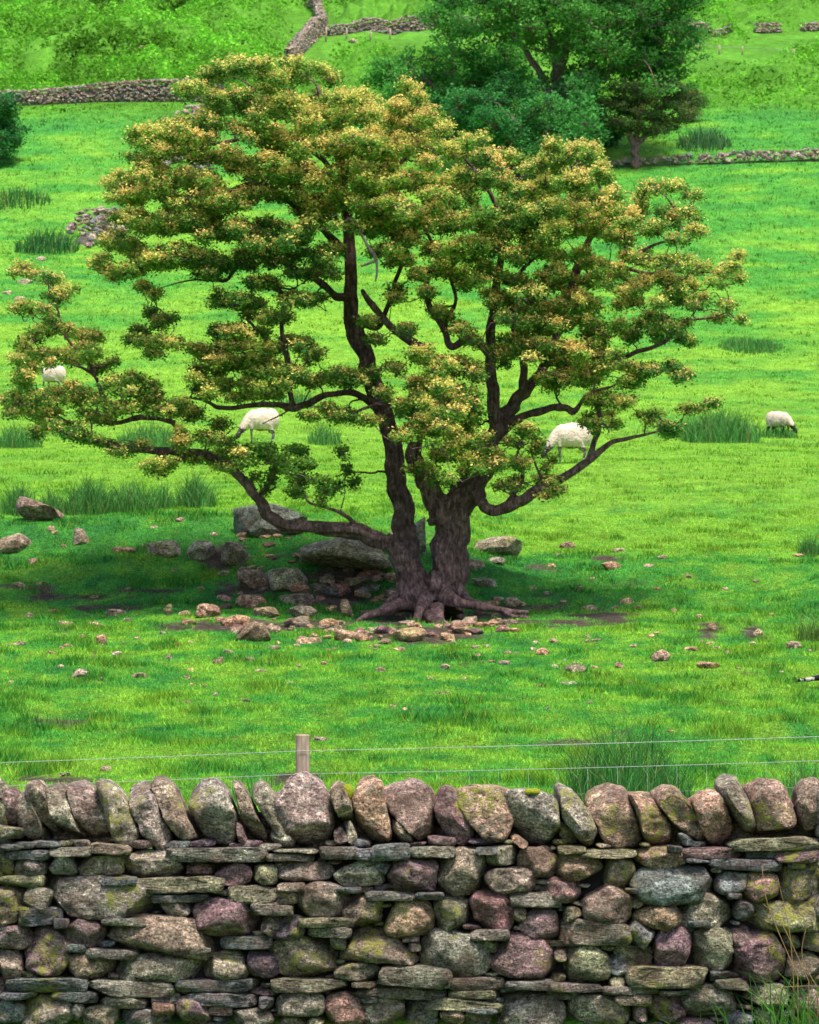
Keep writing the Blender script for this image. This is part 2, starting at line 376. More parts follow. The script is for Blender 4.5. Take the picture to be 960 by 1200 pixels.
# face stones: (offset, type, x0,y0,x1,y1, tone[, rot])  r rounded, b blocky, s slate
face = """0 s -30 205 75 250 g 8;0 s -20 245 30 275 k;0 s 0 268 90 290 k;0 s 20 290 175 325 k;0 s 30 262 120 285 k;0 s 110 258 210 280 k;0 s 175 280 320 312 g;0 r 250 255 308 288 y;0 s 320 268 455 305 y 6;0 s 600 283 935 332 g
0 s 582 284 604 318 g;0 r -10 305 45 380 m;0 r 40 322 165 385 g;0 r 165 308 275 378 g;0 r 268 305 430 385 y;0 r 430 292 640 390 y;0 b 648 335 745 385 r;0 r 750 338 885 415 p;0 b 885 340 975 415 m
0 s -10 380 150 420 m;0 s 345 385 480 415 k;0 s 480 385 790 440 m -2;0 b 150 380 540 528 y 7;0 s 85 420 175 495 g 28;0 r -60 420 98 550 b;0 s 65 490 215 555 k;0 s 190 530 240 565 k;0 s 530 445 740 475 k;0 s 805 418 980 478 m 2;0 s 880 475 985 520 g
0 r 553 450 668 530 y;0 r 680 460 910 598 p;0 s 355 530 520 558 g;0 b 380 530 760 665 b 7;0 r 208 530 360 635 p;0 r -40 555 110 640 p;0 r 78 565 235 738 p -25;0 s 775 595 955 640 k;0 r 912 525 1000 600 b;0 s 230 620 300 650 k;0 s 300 640 480 675 g 4;0 s 600 630 740 658 g
0 r -20 648 72 750 y;0 r 210 650 390 745 b;0 r 405 658 710 762 y;0 r 712 650 875 755 y;0 b 865 645 985 740 d;0 s 20 742 300 792 k;0 s 300 752 605 808 g 2;0 s 0 790 125 815 k;0 s 180 788 340 825 k 3;0 s 615 745 915 790 k;0 s 660 795 905 842 k 3;0 b 345 808 525 850 y;0 s 530 795 630 835 k;0 s 535 830 610 870 o;0 s 735 838 815 872 r
0 r -20 820 85 900 k;0 r 60 805 250 930 y;0 r 248 830 290 880 g;0 r 280 838 420 920 m;0 r 418 848 610 920 k;0 r 615 800 745 910 p;0 r 795 850 960 930 g;0 s 910 810 960 850 k
320 s 0 287 160 303 y;320 s -25 304 145 331 g;320 s 165 278 300 322 g;320 s 290 285 350 325 k;320 s 345 270 480 325 k -6;320 s 480 278 640 318 g;320 s 715 280 790 305 k;320 b 750 275 862 345 g -10;320 s 355 325 410 365 k 30
320 r 5 330 210 405 y;320 r 215 322 400 418 g;320 r 402 320 580 440 p;320 r 580 285 748 450 y;320 r 865 282 1005 390 b;320 s 15 405 110 435 b;320 s 0 437 85 480 m;320 s 0 483 70 520 g;320 s 225 420 310 442 k;320 s 325 435 495 468 g;320 s 500 440 600 465 k;320 r 745 352 925 448 y;320 s 835 440 1015 492 g
320 r 80 405 265 530 b;320 r 240 448 385 555 b;320 r 392 465 565 598 o;320 b 567 452 692 578 m;320 r 700 432 860 580 r;320 r 848 490 895 545 b;320 r 870 492 1010 605 p;320 r -5 522 115 610 d;320 s 90 528 285 562 m;320 s 120 562 275 598 g;320 s 200 595 255 640 g;320 s 455 595 515 615 y;320 b 475 615 520 655 p
320 r -5 590 220 745 b;320 r 517 575 765 742 g 8;320 s 695 570 830 608 g;320 b 735 608 795 655 m;320 b 765 588 1000 748 p 6;320 r 215 690 380 752 y;320 s 380 700 625 770 g 3;320 s -5 745 260 792 m;320 s 275 755 360 775 y;320 s 287 775 612 815 g;320 s 622 740 815 785 g;320 s 620 785 810 815 m;320 s 820 750 1000 782 g;320 s 497 815 805 855 m 5;320 s 300 808 370 830 k
320 r 15 792 178 880 g;320 r 185 790 318 930 r;320 b 318 808 460 930 y;320 b 460 825 580 930 k;320 r 590 848 675 910 b;320 b 672 862 770 920 b;320 r 780 800 1030 930 y;320 s 680 848 790 866 k;320 r 20 880 120 930 b;320 r 120 880 180 920 m
640 s 45 275 142 305 m;640 s 125 288 318 318 m;640 r 315 280 500 360 o;640 s 430 275 480 298 k;640 s 485 282 710 322 p;640 s 495 318 575 335 k;640 s 575 322 850 362 k 2;640 s 650 248 970 292 m -2;640 s 708 288 810 320 k;640 s 810 288 960 335 p;640 s 855 335 915 355 k
640 r 33 303 200 405 o;640 r 203 320 320 425 b;640 b 308 345 600 485 k -5;640 r 600 365 715 450 k;640 r 695 368 820 480 r;640 b 825 345 975 485 y;640 s 640 440 690 462 k;640 r 0 385 125 475 r;640 r 130 410 310 552 b;640 b 290 445 355 495 b;640 s 280 425 330 445 k;640 r 315 478 480 575 o;640 b 475 445 662 565 y 4;640 r 668 465 735 545 k;640 b 705 475 990 582 m
640 b 62 492 135 550 m;640 s 48 542 300 625 g 4;640 b 285 545 385 635 k 25;640 r 385 555 515 725 p;640 b 520 565 662 718 m;640 b 660 558 735 665 p -20;640 b 672 580 850 760 p;640 s 500 540 580 560 k;640 r 840 590 900 640 k;640 s 0 608 70 632 m;640 b 30 630 75 685 g;640 r 62 628 230 762 m;640 b 228 660 300 735 k;640 b 245 628 385 715 m 8
640 b 20 725 70 760 m;640 s 288 700 580 775 m;640 s 580 715 650 750 k;640 s 0 760 200 790 g 2;640 s 200 770 395 800 g;640 b 225 738 290 778 m;640 s 400 780 520 800 k;640 s 600 745 720 782 g 3;640 r 705 765 870 850 m;640 r 82 798 300 930 y;640 s 245 800 370 838 b;640 r 310 838 362 900 p;640 r 362 800 500 905 p;640 b 468 765 680 880 y -6;640 b 630 860 740 930 k;640 r 735 850 830 910 m;640 r 850 655 970 760 y;640 r 865 765 990 890 y"""
tri = (320, [(285,560),(380,565),(440,600),(530,680),(525,700),(400,692),(225,680),(240,640)], 'b')

wall = thing('dry_stone_wall', 'grey lichened dry stone wall with upright cope stones running right across the foreground', 'wall', (0, DW+.25, -1.65))
OUT = []                                        # outlines in (x,z) for the gap filler
ROUNDS = []; SLATES = []
for row in face.replace('\n', ';').split(';'):
    f = row.split(); off = int(f[0]); ty = f[1]; x0, y0, x1, y1 = map(float, f[2:6]); tc = f[6]; rot = float(f[7]) if len(f) > 7 else 0
    r = np.random.default_rng(SEED[0]*7+len(ROUNDS)+len(SLATES)*3)
    c = wz(off, (x0+x1)/2, (y0+y1)/2); w = (x1-x0)/750.; h = (y1-y0)/750.
    if ty == 's': P = super_poly(w*1.04, h*1.04, 9, rot*.8, .014, r, 40, r.uniform(-.22, .22)); SLATES.append((c, P, tc))
    elif ty == 'b': P = super_poly(w*1.04, h*1.05, 3.8, rot*.8, .035, r); ROUNDS.append((c, P, tc, 'b', w*h))
    else: P = super_poly(w*1.05, h*1.06, 2.7, rot*.8, .045, r); ROUNDS.append((c, P, tc, 'r', w*h))
P = smooth_poly([wz(tri[0], a, b) for a, b in tri[1]]); cc = P.mean(0); ROUNDS.append((cc, P-cc, 'b', 'b', .05))
def put_stone(name, c, P, dh, ymid, tn, mat, e, sub, facets=5, acc=None, lump=.05):
    P = np.asarray(P); cc, W, Fc = stone_outline(P, dh, e, sub, lump, facets)
    loc = np.array([c[0]+cc[0], ymid, c[1]+cc[1]])
    if acc is not None: acc.add(W+loc, Fc, tn); return None
    return mesh(name, W+loc, Fc, mat, wall, tn, loc)
extra = Acc()
extra2 = Acc()
for c, P, tc, ty, ar in sorted(ROUNDS, key=lambda q: -q[4]):
    dh = rng.uniform(.11, .15) if ar > .006 else .10
    ym = DW+dh-rng.uniform(-.01, .03); tn = tone(tc)
    n = len([1 for o in OUT if o[2] == 0])
    A = None if n < 100 else extra
    put_stone('face_stone', c, P, dh, ym, tn, M['stone'], .44 if ty == 'b' else .64, 4 if ar > .006 else 3, 9 if ty == 'b' else 6, A)
    OUT.append((c, P, 0))
for c, P, tc in SLATES:
    tn = tone(tc)*(.78 if tc in 'kg' else .95); dh = .14
    put_stone('slate', c, P, dh, DW+dh-rng.uniform(-.015, .035), tn, M['slate'], .20, 4, 1, None, .02)
    OUT.append((c, P, 1))
cope_c = []
for off, pts, tc in cope:
    P = smooth_poly([wz(off, a, b) for a, b in pts]); cc = P.mean(0); Q = (P-cc)*1.05
    w = np.ptp(Q[:, 0]); dh = rng.uniform(.19, .24) if w > .09 else .12
    put_stone('cope_stone', cc, Q, dh, DW+dh+rng.uniform(-.03, .01), tone(tc)*1.15, M['cope'], .46, 4, 9, None, .04)
    OUT.append((cc, Q, 2)); cope_c.append((cc, Q))
# gap filler: small packing stones set back in the joints
x0w, x1w = at(0, 1000, DW)[0]-.05, at(960, 1000, DW)[0]+.05
ztop = wz(0, 0, 292)[1]; zb = wz(0, 0, 930)[1]
gx = np.arange(x0w, x1w, .006); gz = np.arange(zb, ztop+.05, .006)
GX, GZ = np.meshgrid(gx, gz)
dist = np.full(GX.shape, .09)
def mark(c, P):
    cc, tab = poly_radius(P, np.linspace(-math.pi, math.pi, 91))
    dx = GX-c[0]-cc[0]; dz = GZ-c[1]-cc[1]; d = np.hypot(dx, dz)
    rr = np.interp(np.arctan2(dz, dx), np.linspace(-math.pi, math.pi, 91), tab)
    # approximate signed distance
    np.minimum(dist, (d-rr)*.8, out=dist)
for c, P, k in OUT: mark(c, P)
for it in range(330):
    i = np.unravel_index(np.argmax(dist), dist.shape); d = dist[i]
    if d < .009: break
    r = np.random.default_rng(it+900)
    c = np.array([GX[i], GZ[i]]); w = min(2*d*r.uniform(2.0, 4.6), .24); h = 2*d*r.uniform(.85, 1.1)
    fl = w/h > 1.9
    P = super_poly(w, h, 5 if fl else 2.8, r.uniform(-8, 8), .03, r)
    put_stone('', c, P, .09, DW+.115+r.uniform(0, .04), tone(r.choice(list('kkgbpymd'))), None, .45 if fl else .7, 3 if h > .02 else 2, 3, extra)
    mark(c, P)
# the wall beyond the frame on both sides, and its back face, loose stones of the same build
for sgn in (-1, 1):
    for c, P, k in OUT:
        x = c[0]+sgn*3.86
        if abs(x) < 1.95 or abs(x) > 3.3: continue
        put_stone('', (x, c[1]), P, .13, DW+.12, tone(rng.choice(list('kgbpym'))), None, .45 if k == 1 else .65, 3, 3, extra)
for i in range(260):
    x = rng.uniform(-3.3, 3.3); z = rng.uniform(-1.5, -.62); w = rng.uniform(.12, .3); h = rng.uniform(.06, .2)
    P = super_poly(w, h, 3, 0, .04, rng); put_stone('', (x, z), P, .12, DW+.50, tone(rng.choice(list('kgbpym'))), None, .6, 2, 3, extra)
for i in range(44):
    x = -3.3+i*.152; P = super_poly(.19, .19, 3, 0, .06, rng); put_stone('', (x, wz(0, 0, 275)[1]+.055), P, .10, DW+.34, tone('b'), None, .6, 3, 5, extra)
for i in range(70):
    x = -3.3+i*.096; P = super_poly(.26, .05, 5, 0, .03, rng); put_stone('', (x, -1.56+rng.uniform(-.04, .04)), P, .14, DW+.13, tone('g'), None, .5, 2, 3, extra)
o = extra.build('packing_stone', M['stone'], wall); o['kind'] = 'stuff'
# core
def boxmesh(x0, x1, y0, y1, z0, z1):
    V = [(x, y, z) for z in (z0, z1) for y in (y0, y1) for x in (x0, x1)]
    return np.array(V, float), np.array([[0, 2, 3, 1], [4, 5, 7, 6], [0, 1, 5, 4], [2, 6, 7, 3], [1, 3, 7, 5], [0, 4, 6, 2]])
V, Fc = boxmesh(-3.3, 3.3, DW+.16, DW+.47, -1.75, wz(0, 0, 285)[1]-.02)
mesh('core', V, Fc, M['soil'], wall, smooth=False)
# moss cushions on the cope
for off, x, y, w, h in ((320, 262, 88, 38, 60), (320, 912, 88, 64, 30)):
    P = super_poly(w/750, h/750, 2.4, 0, .06, rng); c = wz(off, x, y)
    cc, W, Fc = stone_outline(P, .04, .8, 3, .12, 0); loc = np.array([c[0], DW+.10, c[1]]); mesh('moss', W+loc, Fc, M['moss'], wall, loc=loc)

# ================================================================ GROUND
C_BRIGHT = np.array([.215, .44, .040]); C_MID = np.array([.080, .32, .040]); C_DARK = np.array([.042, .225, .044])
C_DIRT = np.array([.115, .088, .066]); C_BRK = np.array([.095, .275, .024])
dirt_spots = [(655, 730, 95, 6), (700, 722, 60, 5), (500, 742, 90, 12), (832, 738, 17, 12), (340, 733, 110, 9), (480, 720, 60, 18), (560, 725, 60, 10), (880, 742, 13, 10), (130, 712, 60, 5),
              (45, 690, 30, 4), (395, 700, 60, 18), (310, 690, 50, 10), (395, 676, 50, 16), (170, 693, 50, 3), (345, 912, 34, 10), (60, 914, 60, 5), (265, 690, 18, 10), (710, 655, 25, 4), (265, 655, 40, 18),
              (640, 712, 60, 6), (240, 735, 70, 6), (90, 700, 80, 4)]
def dirtmask(x, y, z):
    px, py = project(x, y, z)
    d = np.zeros_like(px)
    for a, b, rx, ry in dirt_spots:
        d = np.maximum(d, np.exp(-(((px-a)/rx)**2+((py-b)/ry)**2)**1.5))
    d = d*sstep(12, 15, y)*sstep(60, 50, y)
    n = fbm(x*3.1, y*2.3, 0, 5, 31)*1.15
    m = sstep(.50, .72, d*.95+n*.55)
    bank = sstep(36.3, 37.2, y)*sstep(43, 41.5, y)
    m = np.maximum(m, bank*sstep(.50, .66, fbm(x*1.1, y*2.6, 0, 4, 44))*.85)
    n2 = fbm(x*1.7, y*1.5, 0, 4, 77)
    m = np.maximum(m, sstep(15, 18, y)*sstep(40, 30, y)*sstep(.58, .70, n2)*.75)
    return m, px, py
def gcolor(x, y, z, jitter=None):
    m, px, py = dirtmask(x, y, z)
    n1 = fbm(x*.55, y*.40, 0, 3, 51); n2 = fbm(x*2.4, y*1.7, 0, 3, 52); n3 = fbm(x*.09, y*.05, 0, 3, 53)
    # sward bleaching and cropping up the field; the dip at the bank is painted shade
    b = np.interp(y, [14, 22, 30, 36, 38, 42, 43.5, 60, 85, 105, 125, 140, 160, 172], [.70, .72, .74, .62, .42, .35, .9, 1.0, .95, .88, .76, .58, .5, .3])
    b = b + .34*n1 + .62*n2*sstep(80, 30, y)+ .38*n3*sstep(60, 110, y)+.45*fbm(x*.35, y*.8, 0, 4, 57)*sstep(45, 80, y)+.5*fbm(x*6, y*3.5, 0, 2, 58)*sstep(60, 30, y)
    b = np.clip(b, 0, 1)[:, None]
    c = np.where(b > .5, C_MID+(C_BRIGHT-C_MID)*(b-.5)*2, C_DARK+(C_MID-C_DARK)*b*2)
    # bracken slope above the top wall
    k = sstep(162, 172, y+n3*4)[:, None]; c = c*(1-k)+C_BRK*(1+.35*n1[:, None])*k
    m = m[:, None]; dn = (1+.5*fbm(x*7, y*7, 0, 3, 61))[:, None]
    return c*(1-m)+C_DIRT*dn*m, m[:, 0]
def axis(segs):
    out = [segs[0][0]]
    for a, b, s in segs:
        n = max(1, int(round((b-a)/s))); out += list(a+(b-a)*(np.arange(n)+1)/n)
    return np.array(out)
ys = axis([(-60, 0, 10), (0, 13, 1), (13, 15, .1), (15, 50, .12), (50, 120, .4), (120, 240, .5), (240, 400, 8), (400, 1000, 60), (1000, 6000, 500)])
xp = axis([(0, 7.2, .12), (7.2, 40, .5), (40, 120, 4), (120, 600, 40), (600, 6000, 600)])
xs = np.concatenate([-xp[::-1], xp[1:]])
X, Y = np.meshgrid(xs, ys); X = X.ravel(); Y = Y.ravel(); Z = H(X, Y)
Z2 = Z
nx = len(xs); ny = len(ys)
i = (np.arange(ny-1)[:, None]*nx+np.arange(nx-1)[None]).ravel()
Fq = np.stack([i, i+1, i+nx+1, i+nx], 1)
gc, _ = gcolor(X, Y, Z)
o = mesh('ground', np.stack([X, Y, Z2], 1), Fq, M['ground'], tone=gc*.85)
tag(o, 'green pasture rising from the wall to a steep bracken hillside', 'ground', None, 'structure')

def leaves(cent, size, nrm_up, seed):
    """one bent quad per leaf"""
    r = np.random.default_rng(seed); n = len(cent)
    nrm = r.normal(size=(n, 3))*.75; nrm[:, 2] += nrm_up; nrm /= np.linalg.norm(nrm, axis=1)[:, None]
    t = r.normal(size=(n, 3)); u = np.cross(nrm, t); u /= np.linalg.norm(u, axis=1)[:, None]; v = np.cross(nrm, u)
    s = (size*r.uniform(.65, 1.35, n))[:, None]
    V = np.stack([cent-u*s*.5, cent-v*s*.32+nrm*s*.06, cent+u*s*.5, cent+v*s*.32+nrm*s*.06], 1).reshape(-1, 3)
    return V, np.arange(4*n).reshape(-1, 4)

# ================================================================ GRASS
def blades(x, y, z, h, w, lean, col, seed=1, seg=2):
    n = len(x); r = np.random.default_rng(seed)
    a = r.uniform(0, 2*math.pi, n); la = r.uniform(0, 2*math.pi, n)
    dx, dy = np.cos(a)*w/2, np.sin(a)*w/2*.6
    lx, ly = np.cos(la)*lean*h, np.sin(la)*lean*h
    base = np.stack([x, y, z-.01], 1)
    s = np.stack([dx, dy, 0*dx], 1)
    if seg == 1:
        tip = base+np.stack([lx, ly, h], 1)
        V = np.stack([base-s, base+s, tip], 1).reshape(-1, 3); Fc = np.arange(3*n).reshape(-1, 3); k = 3
    else:
        mid = base+np.stack([lx*.3, ly*.3, h*.6], 1); tip = base+np.stack([lx*1.2, ly*1.2, h], 1)
        V = np.stack([base-s, base+s, mid-s*.8, mid+s*.8, tip], 1).reshape(-1, 3)
        b = np.arange(n)[:, None]*5
        Fc = np.concatenate([b+np.array([[0, 1, 3]]), b+np.array([[0, 3, 2]]), b+np.array([[2, 3, 4]])], 0); k = 5
    T = np.repeat(col, k, axis=0)
    return V, Fc, T
def scatter(n, y0, y1, power=2.0, margin=1.2, seed=0):
    """points inside the view wedge, density falling with distance"""
    r = np.random.default_rng(seed); u = r.uniform(0, 1, n)
    # pdf ~ y * y^-power
    e = 2-power
    y = y0*(y1/y0)**u if abs(e) < 1e-6 else (y0**e+(y1**e-y0**e)*u)**(1/e)
    x = r.uniform(-1, 1, n)*(y*(480/F)*(margin-.08)+.9)
    return x, y
G = Acc()
for (n, a, b, h0, seed, pw) in ((600000, 15.3, 50, .047, 1, 1.75), (330000, 50, 172, .085, 2, 1.75)):
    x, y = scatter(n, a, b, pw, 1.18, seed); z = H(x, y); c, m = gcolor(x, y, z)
    r = np.random.default_rng(seed+50)
    tuft = sstep(.05, .55, fbm(x*2.2, y*2.2, 0, 3, 81)); keep = r.uniform(0, 1, n) > m*1.15
    h = h0*(.7+1.2*tuft)*r.uniform(.6, 1.3, n)
    if seed == 2: h = h*(.6+.5*sstep(80, 150, y))
    w = np.maximum(.006, y*.00034*1.1)*r.uniform(.7, 1.5, n)
    c = c*(1.25-.55*tuft[:, None])*(r.uniform(.6, 1.5, (n, 1)) if seed == 1 else r.uniform(.72, 1.3, (n, 1)))
    strw = r.uniform(0, 1, n) < .06; c[strw] = np.array([.30, .33, .06])
    V, Fc, T = blades(x[keep], y[keep], z[keep], h[keep], w[keep], r.uniform(.2, .9, keep.sum()), c[keep], seed, 1); G.add(V, Fc, T)
o = G.build('pasture_grass', M['grass'], smooth=False); tag(o, 'short cropped bright green grass covering the sloping pasture', 'grass', None, 'stuff')
# bracken on the hillside
x, y = scatter(210000, 168, 245, 1.0, 1.2, 9); z = H(x, y)
br = sstep(168, 176, y); lump = np.abs(fbm(x*.30, y*.17, 0, 3, 71)); z2 = z+.0; lump = lump*.6+np.abs(fbm(x*.85, y*.5, 0, 2, 73))*.7
r = np.random.default_rng(33); n = len(x); open_ = fbm(x*.12, y*.10, 0, 3, 91); f2 = fbm(x*.9, y*.6, 0, 3, 92)
keep = (wallmask(x, y) > r.uniform(0, .6, n)) & (r.uniform(0, 1, n) < sstep(-.45, .0, open_+f2*.4)*(.35+.65*sstep(.0, .12, lump))) & ~((y < 198) & (x > -7) & (r.uniform(0, 1, n) < .8))
x, y, z2, f2, lump = x[keep], y[keep], z2[keep], f2[keep], lump[keep]; n = len(x)
big_ = fbm(x*.16, y*.11, 0, 3, 96)
c = C_BRK*(.50+.55*f2[:, None]+1.9*lump[:, None]+1.3*big_[:, None]).clip(.16, 2.2)*r.uniform(.8, 1.2, (n, 1))*np.where(r.uniform(0, 1, (n, 1)) < .10, np.array([[1.35, 1.1, .9]]), 1.0)  # shading of the mounds painted into the fronds: dark creases, bright crests
VV, FF = None, None
def fern_cards():
    return leaves(np.stack([x, y, z2+.1+(.25+.5*sstep(-.2, .5, f2))*r.uniform(0, 1, n)**.7], 1), .25, 1.0, 34)
V, Fc = fern_cards(); T = np.repeat(c, 4, 0)
B = Acc(); B.add(V, Fc, T); o = B.build('bracken', M['fern'], smooth=False); tag(o, 'lumpy green bracken covering the upper hillside', 'bracken', None, 'stuff')

# ---------------------------------------------------------------- rushes
def rush(px, py, wpx, hpx, n, label, group='rush clumps in the pasture', cat='rushes', name='rush_clump', colr=(.075, .22, .05), lean=.22, D=None, wb=.0055):
    g = ground(px, py) if D is None else np.array([at(px, py, D)[0], D, at(px, py, D)[2]])
    s = g[1]/F; rx = wpx*s/2; hh = hpx*s
    r = np.random.default_rng(int(px*13+py))
    a = r.uniform(0, 6.283, n); q = r.uniform(0, 1, n)**.5
    x = g[0]+np.cos(a)*q*rx; y = g[1]+np.sin(a)*q*min(rx, 1.6)*1.2
    z = H(x, y) if D is None else np.full(n, g[2])
    h = hh*r.uniform(.35, 1.05, n)*(1.1-.6*q**2)
    col = np.array(colr)*r.uniform(.6, 1.7, (n, 1)); st = r.uniform(0, 1, n) < .07; col[st] = (.20, .24, .08)
    w = max(wb, g[1]*.00031)*r.uniform(.7, 1.3, n)
    V, Fc, T = blades(x, y, z, h, w, r.uniform(.02, lean*1.6, n)+.25*q, col, int(px)+3, 2)
    # gather the upper part of each rush over its own foot so the clump stays upright
    o = mesh(name, V, Fc, M['grass'], tone=T, loc=(g[0], g[1], g[2]), smooth=False)
    return tag(o, label, cat, group)
rush(22, 602, 44, 42, 500, 'tall rush clump behind the wedge-shaped boulder at the left edge')
rush(62, 600, 40, 32, 350, 'low rush clump just right of the wedge-shaped boulder')
rush(105, 600, 60, 48, 800, 'dense rush clump in the middle of the row left of the thorn tree')
rush(155, 600, 60, 44, 700, 'rush clump second from the right in the left-hand row')
rush(190, 596, 40, 34, 350, 'short pale rush clump near the right end of the left-hand row')
rush(230, 594, 46, 48, 600, 'rounded rush clump at the right end of the left-hand row')
rush(845, 516, 95, 44, 1300, 'broad rush clump left of the small black-legged sheep')
rush(800, 512, 50, 24, 400, 'low rush patch at the left end of the broad clump near the small sheep')
rush(912, 512, 44, 20, 300, 'thin rush patch behind the small black-legged sheep')
rush(20, 524, 60, 34, 500, 'rush clump seen under the lowest left branches at the picture edge')
rush(180, 524, 90, 34, 800, 'rush clump framed by the arching left branch')
rush(380, 520, 40, 30, 300, 'small rush clump between the left sheep and the thorn trunks')
rush(350, 478, 40, 26, 260, 'rush clump seen through the loop of the middle left branch')
rush(950, 648, 30, 26, 250, 'rush clump at the right edge level with the boulders')
rush(955, 752, 44, 44, 260, 'straw-tinted tussock at the right edge below the bank', colr=(.12, .22, .05), lean=.6)
rush(735, 945, 150, 120, 1000, 'tall thin rush clump just behind the fence on the right', lean=.3, wb=.006, colr=(.05, .17, .04))
rush(300, 945, 60, 75, 120, 'wispy rush clump just left of the fence post', lean=.35)
rush(945, 935, 60, 65, 160, 'wispy rushes behind the wall at the right edge', lean=.35)
rush(55, 294, 76, 34, 500, 'dark rush patch left of the tumbled wall end', colr=(.03, .13, .035))
rush(20, 238, 80, 22, 400, 'dark rush strip below the left-edge tree', colr=(.03, .13, .035))
rush(825, 172, 64, 30, 400, 'grey-green rush patch right of the distant small thorn', colr=(.06, .15, .06))
rush(880, 408, 80, 14, 900, 'thin line of rushes across the right-hand field')

# ================================================================ FIELD STONES
def rock(px, py, w, h, tc, label, name='boulder', cat='boulder', group=None, shape='r', dep=.8, poly=None, sub=4, up=0, sink=.12, dD=0, bright=1.0, mat='fieldstone'):
    """px,py = centre in the photograph; stands on the ground where its foot is"""
    g = ground(px, py+h*.5*(1-sink*1.2)); D = g[1]+dD; s = D/F
    W_, H_ = w*s, h*s; dh = max(W_, H_)*.5*dep
    r = np.random.default_rng(int(px*31+py*7))
    if poly is not None:
        P = smooth_poly([at(a, b, D+dh*.5)[[0, 2]] for a, b in poly]); c = P.mean(0); P = P-c
    else:
        k = {'r': 2.5, 'b': 3.4, 'f': 2.6}[shape]
        P = super_poly(W_, H_*(1+sink), k, r.uniform(-9, 9), .05, r); c = at(px, py+h*sink*.5, D+dh*.5)[[0, 2]]
    cc, Wv, Fc = stone_outline(P, dh, .60 if shape != 'b' else .5, sub, .09, 16, .56, 1.0)
    loc = np.array([c[0]+cc[0], D+dh*.6, c[1]+cc[1]])
    o = mesh(name, Wv+loc, Fc, M[mat], tone=tone(tc)*np.array([1.06, 1.0, .90])*.98*min(bright, 1.3), loc=loc)
    return tag(o, label, cat, group)
rock(46, 598, 56, 34, 'y', 'long grey wedge-shaped boulder in front of the rushes at far left', poly=[(17,585),(22,580),(32,583),(55,593),(72,600),(75,607),(60,612),(30,612),(20,603)], bright=.85)
rock(14, 636, 44, 30, 'y', 'pale jagged boulder cut by the left edge of the picture', poly=[(-8,640),(0,632),(14,623),(22,628),(36,638),(34,645),(10,652),(-8,652)])
rock(94, 629, 24, 24, 'y', 'small upright pale boulder alone on the shaded left bank', poly=[(84,622),(92,617),(98,622),(107,634),(100,640),(84,640)])
rock(146, 645, 32, 9, 'o', 'flat sandy stone lying in the grass left of the rounded boulders', shape='f', bright=1.2)
rock(193, 644, 42, 22, 'g', 'rounded olive boulder leftmost of three in a row on the bank', bright=1.2)
rock(235, 646, 34, 26, 'g', 'rounded olive boulder in the middle of the row of three', bright=1.15)
rock(275, 651, 34, 36, 'g', 'tall rounded boulder at the right end of the row of three', poly=[(258,655),(262,640),(270,633),(281,637),(290,650),(291,668),(262,668)])
rock(297, 680, 42, 30, 'b', 'squarish brown boulder below the largest leaning boulder', shape='b', poly=[(276,672),(282,667),(305,667),(315,676),(317,693),(280,692)], bright=.85)
rock(338, 681, 52, 34, 'g', 'pale olive boulder wedged right of the squarish brown one', poly=[(311,668),(325,665),(345,665),(362,675),(355,686),(345,696),(318,693)], bright=1.15)
rock(310, 612, 90, 52, 'k', 'massive dark boulder with the low limb passing over it', poly=[(271,600),(276,592),(292,588),(312,592),(330,598),(350,606),(361,614),(352,630),(320,636),(285,632),(272,622)], dep=.8, bright=.72, dD=.25)
rock(405, 652, 112, 44, 'g', 'huge flat overhanging slab left of the trunks with a dark hollow beneath', poly=[(348,652),(352,640),(375,632),(410,627),(445,632),(462,642),(462,664),(430,667),(395,664),(365,660),(350,660)], dep=.6, bright=1.0, dD=-.45)
rock(585, 641, 58, 28, 'g', 'large boulder standing alone on the bank right of the trunks', poly=[(553,651),(562,636),(572,628),(590,627),(608,636),(614,650),(590,654),(560,654)], bright=1.1)
rock(554, 662, 32, 14, 'g', 'low olive boulder touching the grass right of the trunk'); rock(582, 657, 22, 9, 'g', 'flat pale stone just below the lone right-hand boulder', bright=1.2)
rock(568, 683, 30, 12, 'g', 'flattish boulder on the shaded bank right of the trunk'); rock(600, 706, 20, 14, 'y', 'pale rounded stone right of the roots', bright=1.2)
rock(487, 640, 22, 64, 'k', 'narrow grey standing slab wedged between the two trunks', shape='b', poly=[(480,612),(487,604),(497,610),(500,650),(496,672),(482,672)], dD=.6, dep=.35)
rock(406, 714, 14, 26, 'b', 'small upright stone left of the spreading roots', poly=[(398,706),(403,701),(408,706),(415,724),(410,728),(402,726)])
rock(380, 692, 70, 13, 'k', 'long low slab in the hollow under the overhang', shape='b'); rock(345, 702, 46, 14, 'g', 'low mossy slab in front of the olive boulder')
rock(440, 690, 50, 12, 'k', 'dark layered slab left of the roots', shape='b'); rock(425, 680, 30, 10, 'g', 'mossy flat stone just below the overhang')
rock(293, 706, 38, 18, 'o', 'broad sandy boulder at the foot of the left bank'); rock(244, 717, 30, 18, 'o', 'rounded sandy boulder left of the rubble strip')
rock(312, 718, 30, 14, 'b', 'wedge-shaped reddish boulder in the rubble strip'); rock(355, 718, 34, 16, 'g', 'olive boulder at the foot of the rubble')
rock(275, 728, 38, 14, 'o', 'pale flat-topped boulder in the left rubble'); rock(197, 715, 10, 15, 'y', 'small pointed pale stone standing upright in the grass', name='field_stone', cat='stone')
rock(136, 718, 26, 8, 'y', 'long pale flat stone below the left bank', name='field_stone', cat='stone'); rock(118, 750, 14, 13, 'o', 'small upright sandy stone in the lower left pasture', name='field_stone', cat='stone')
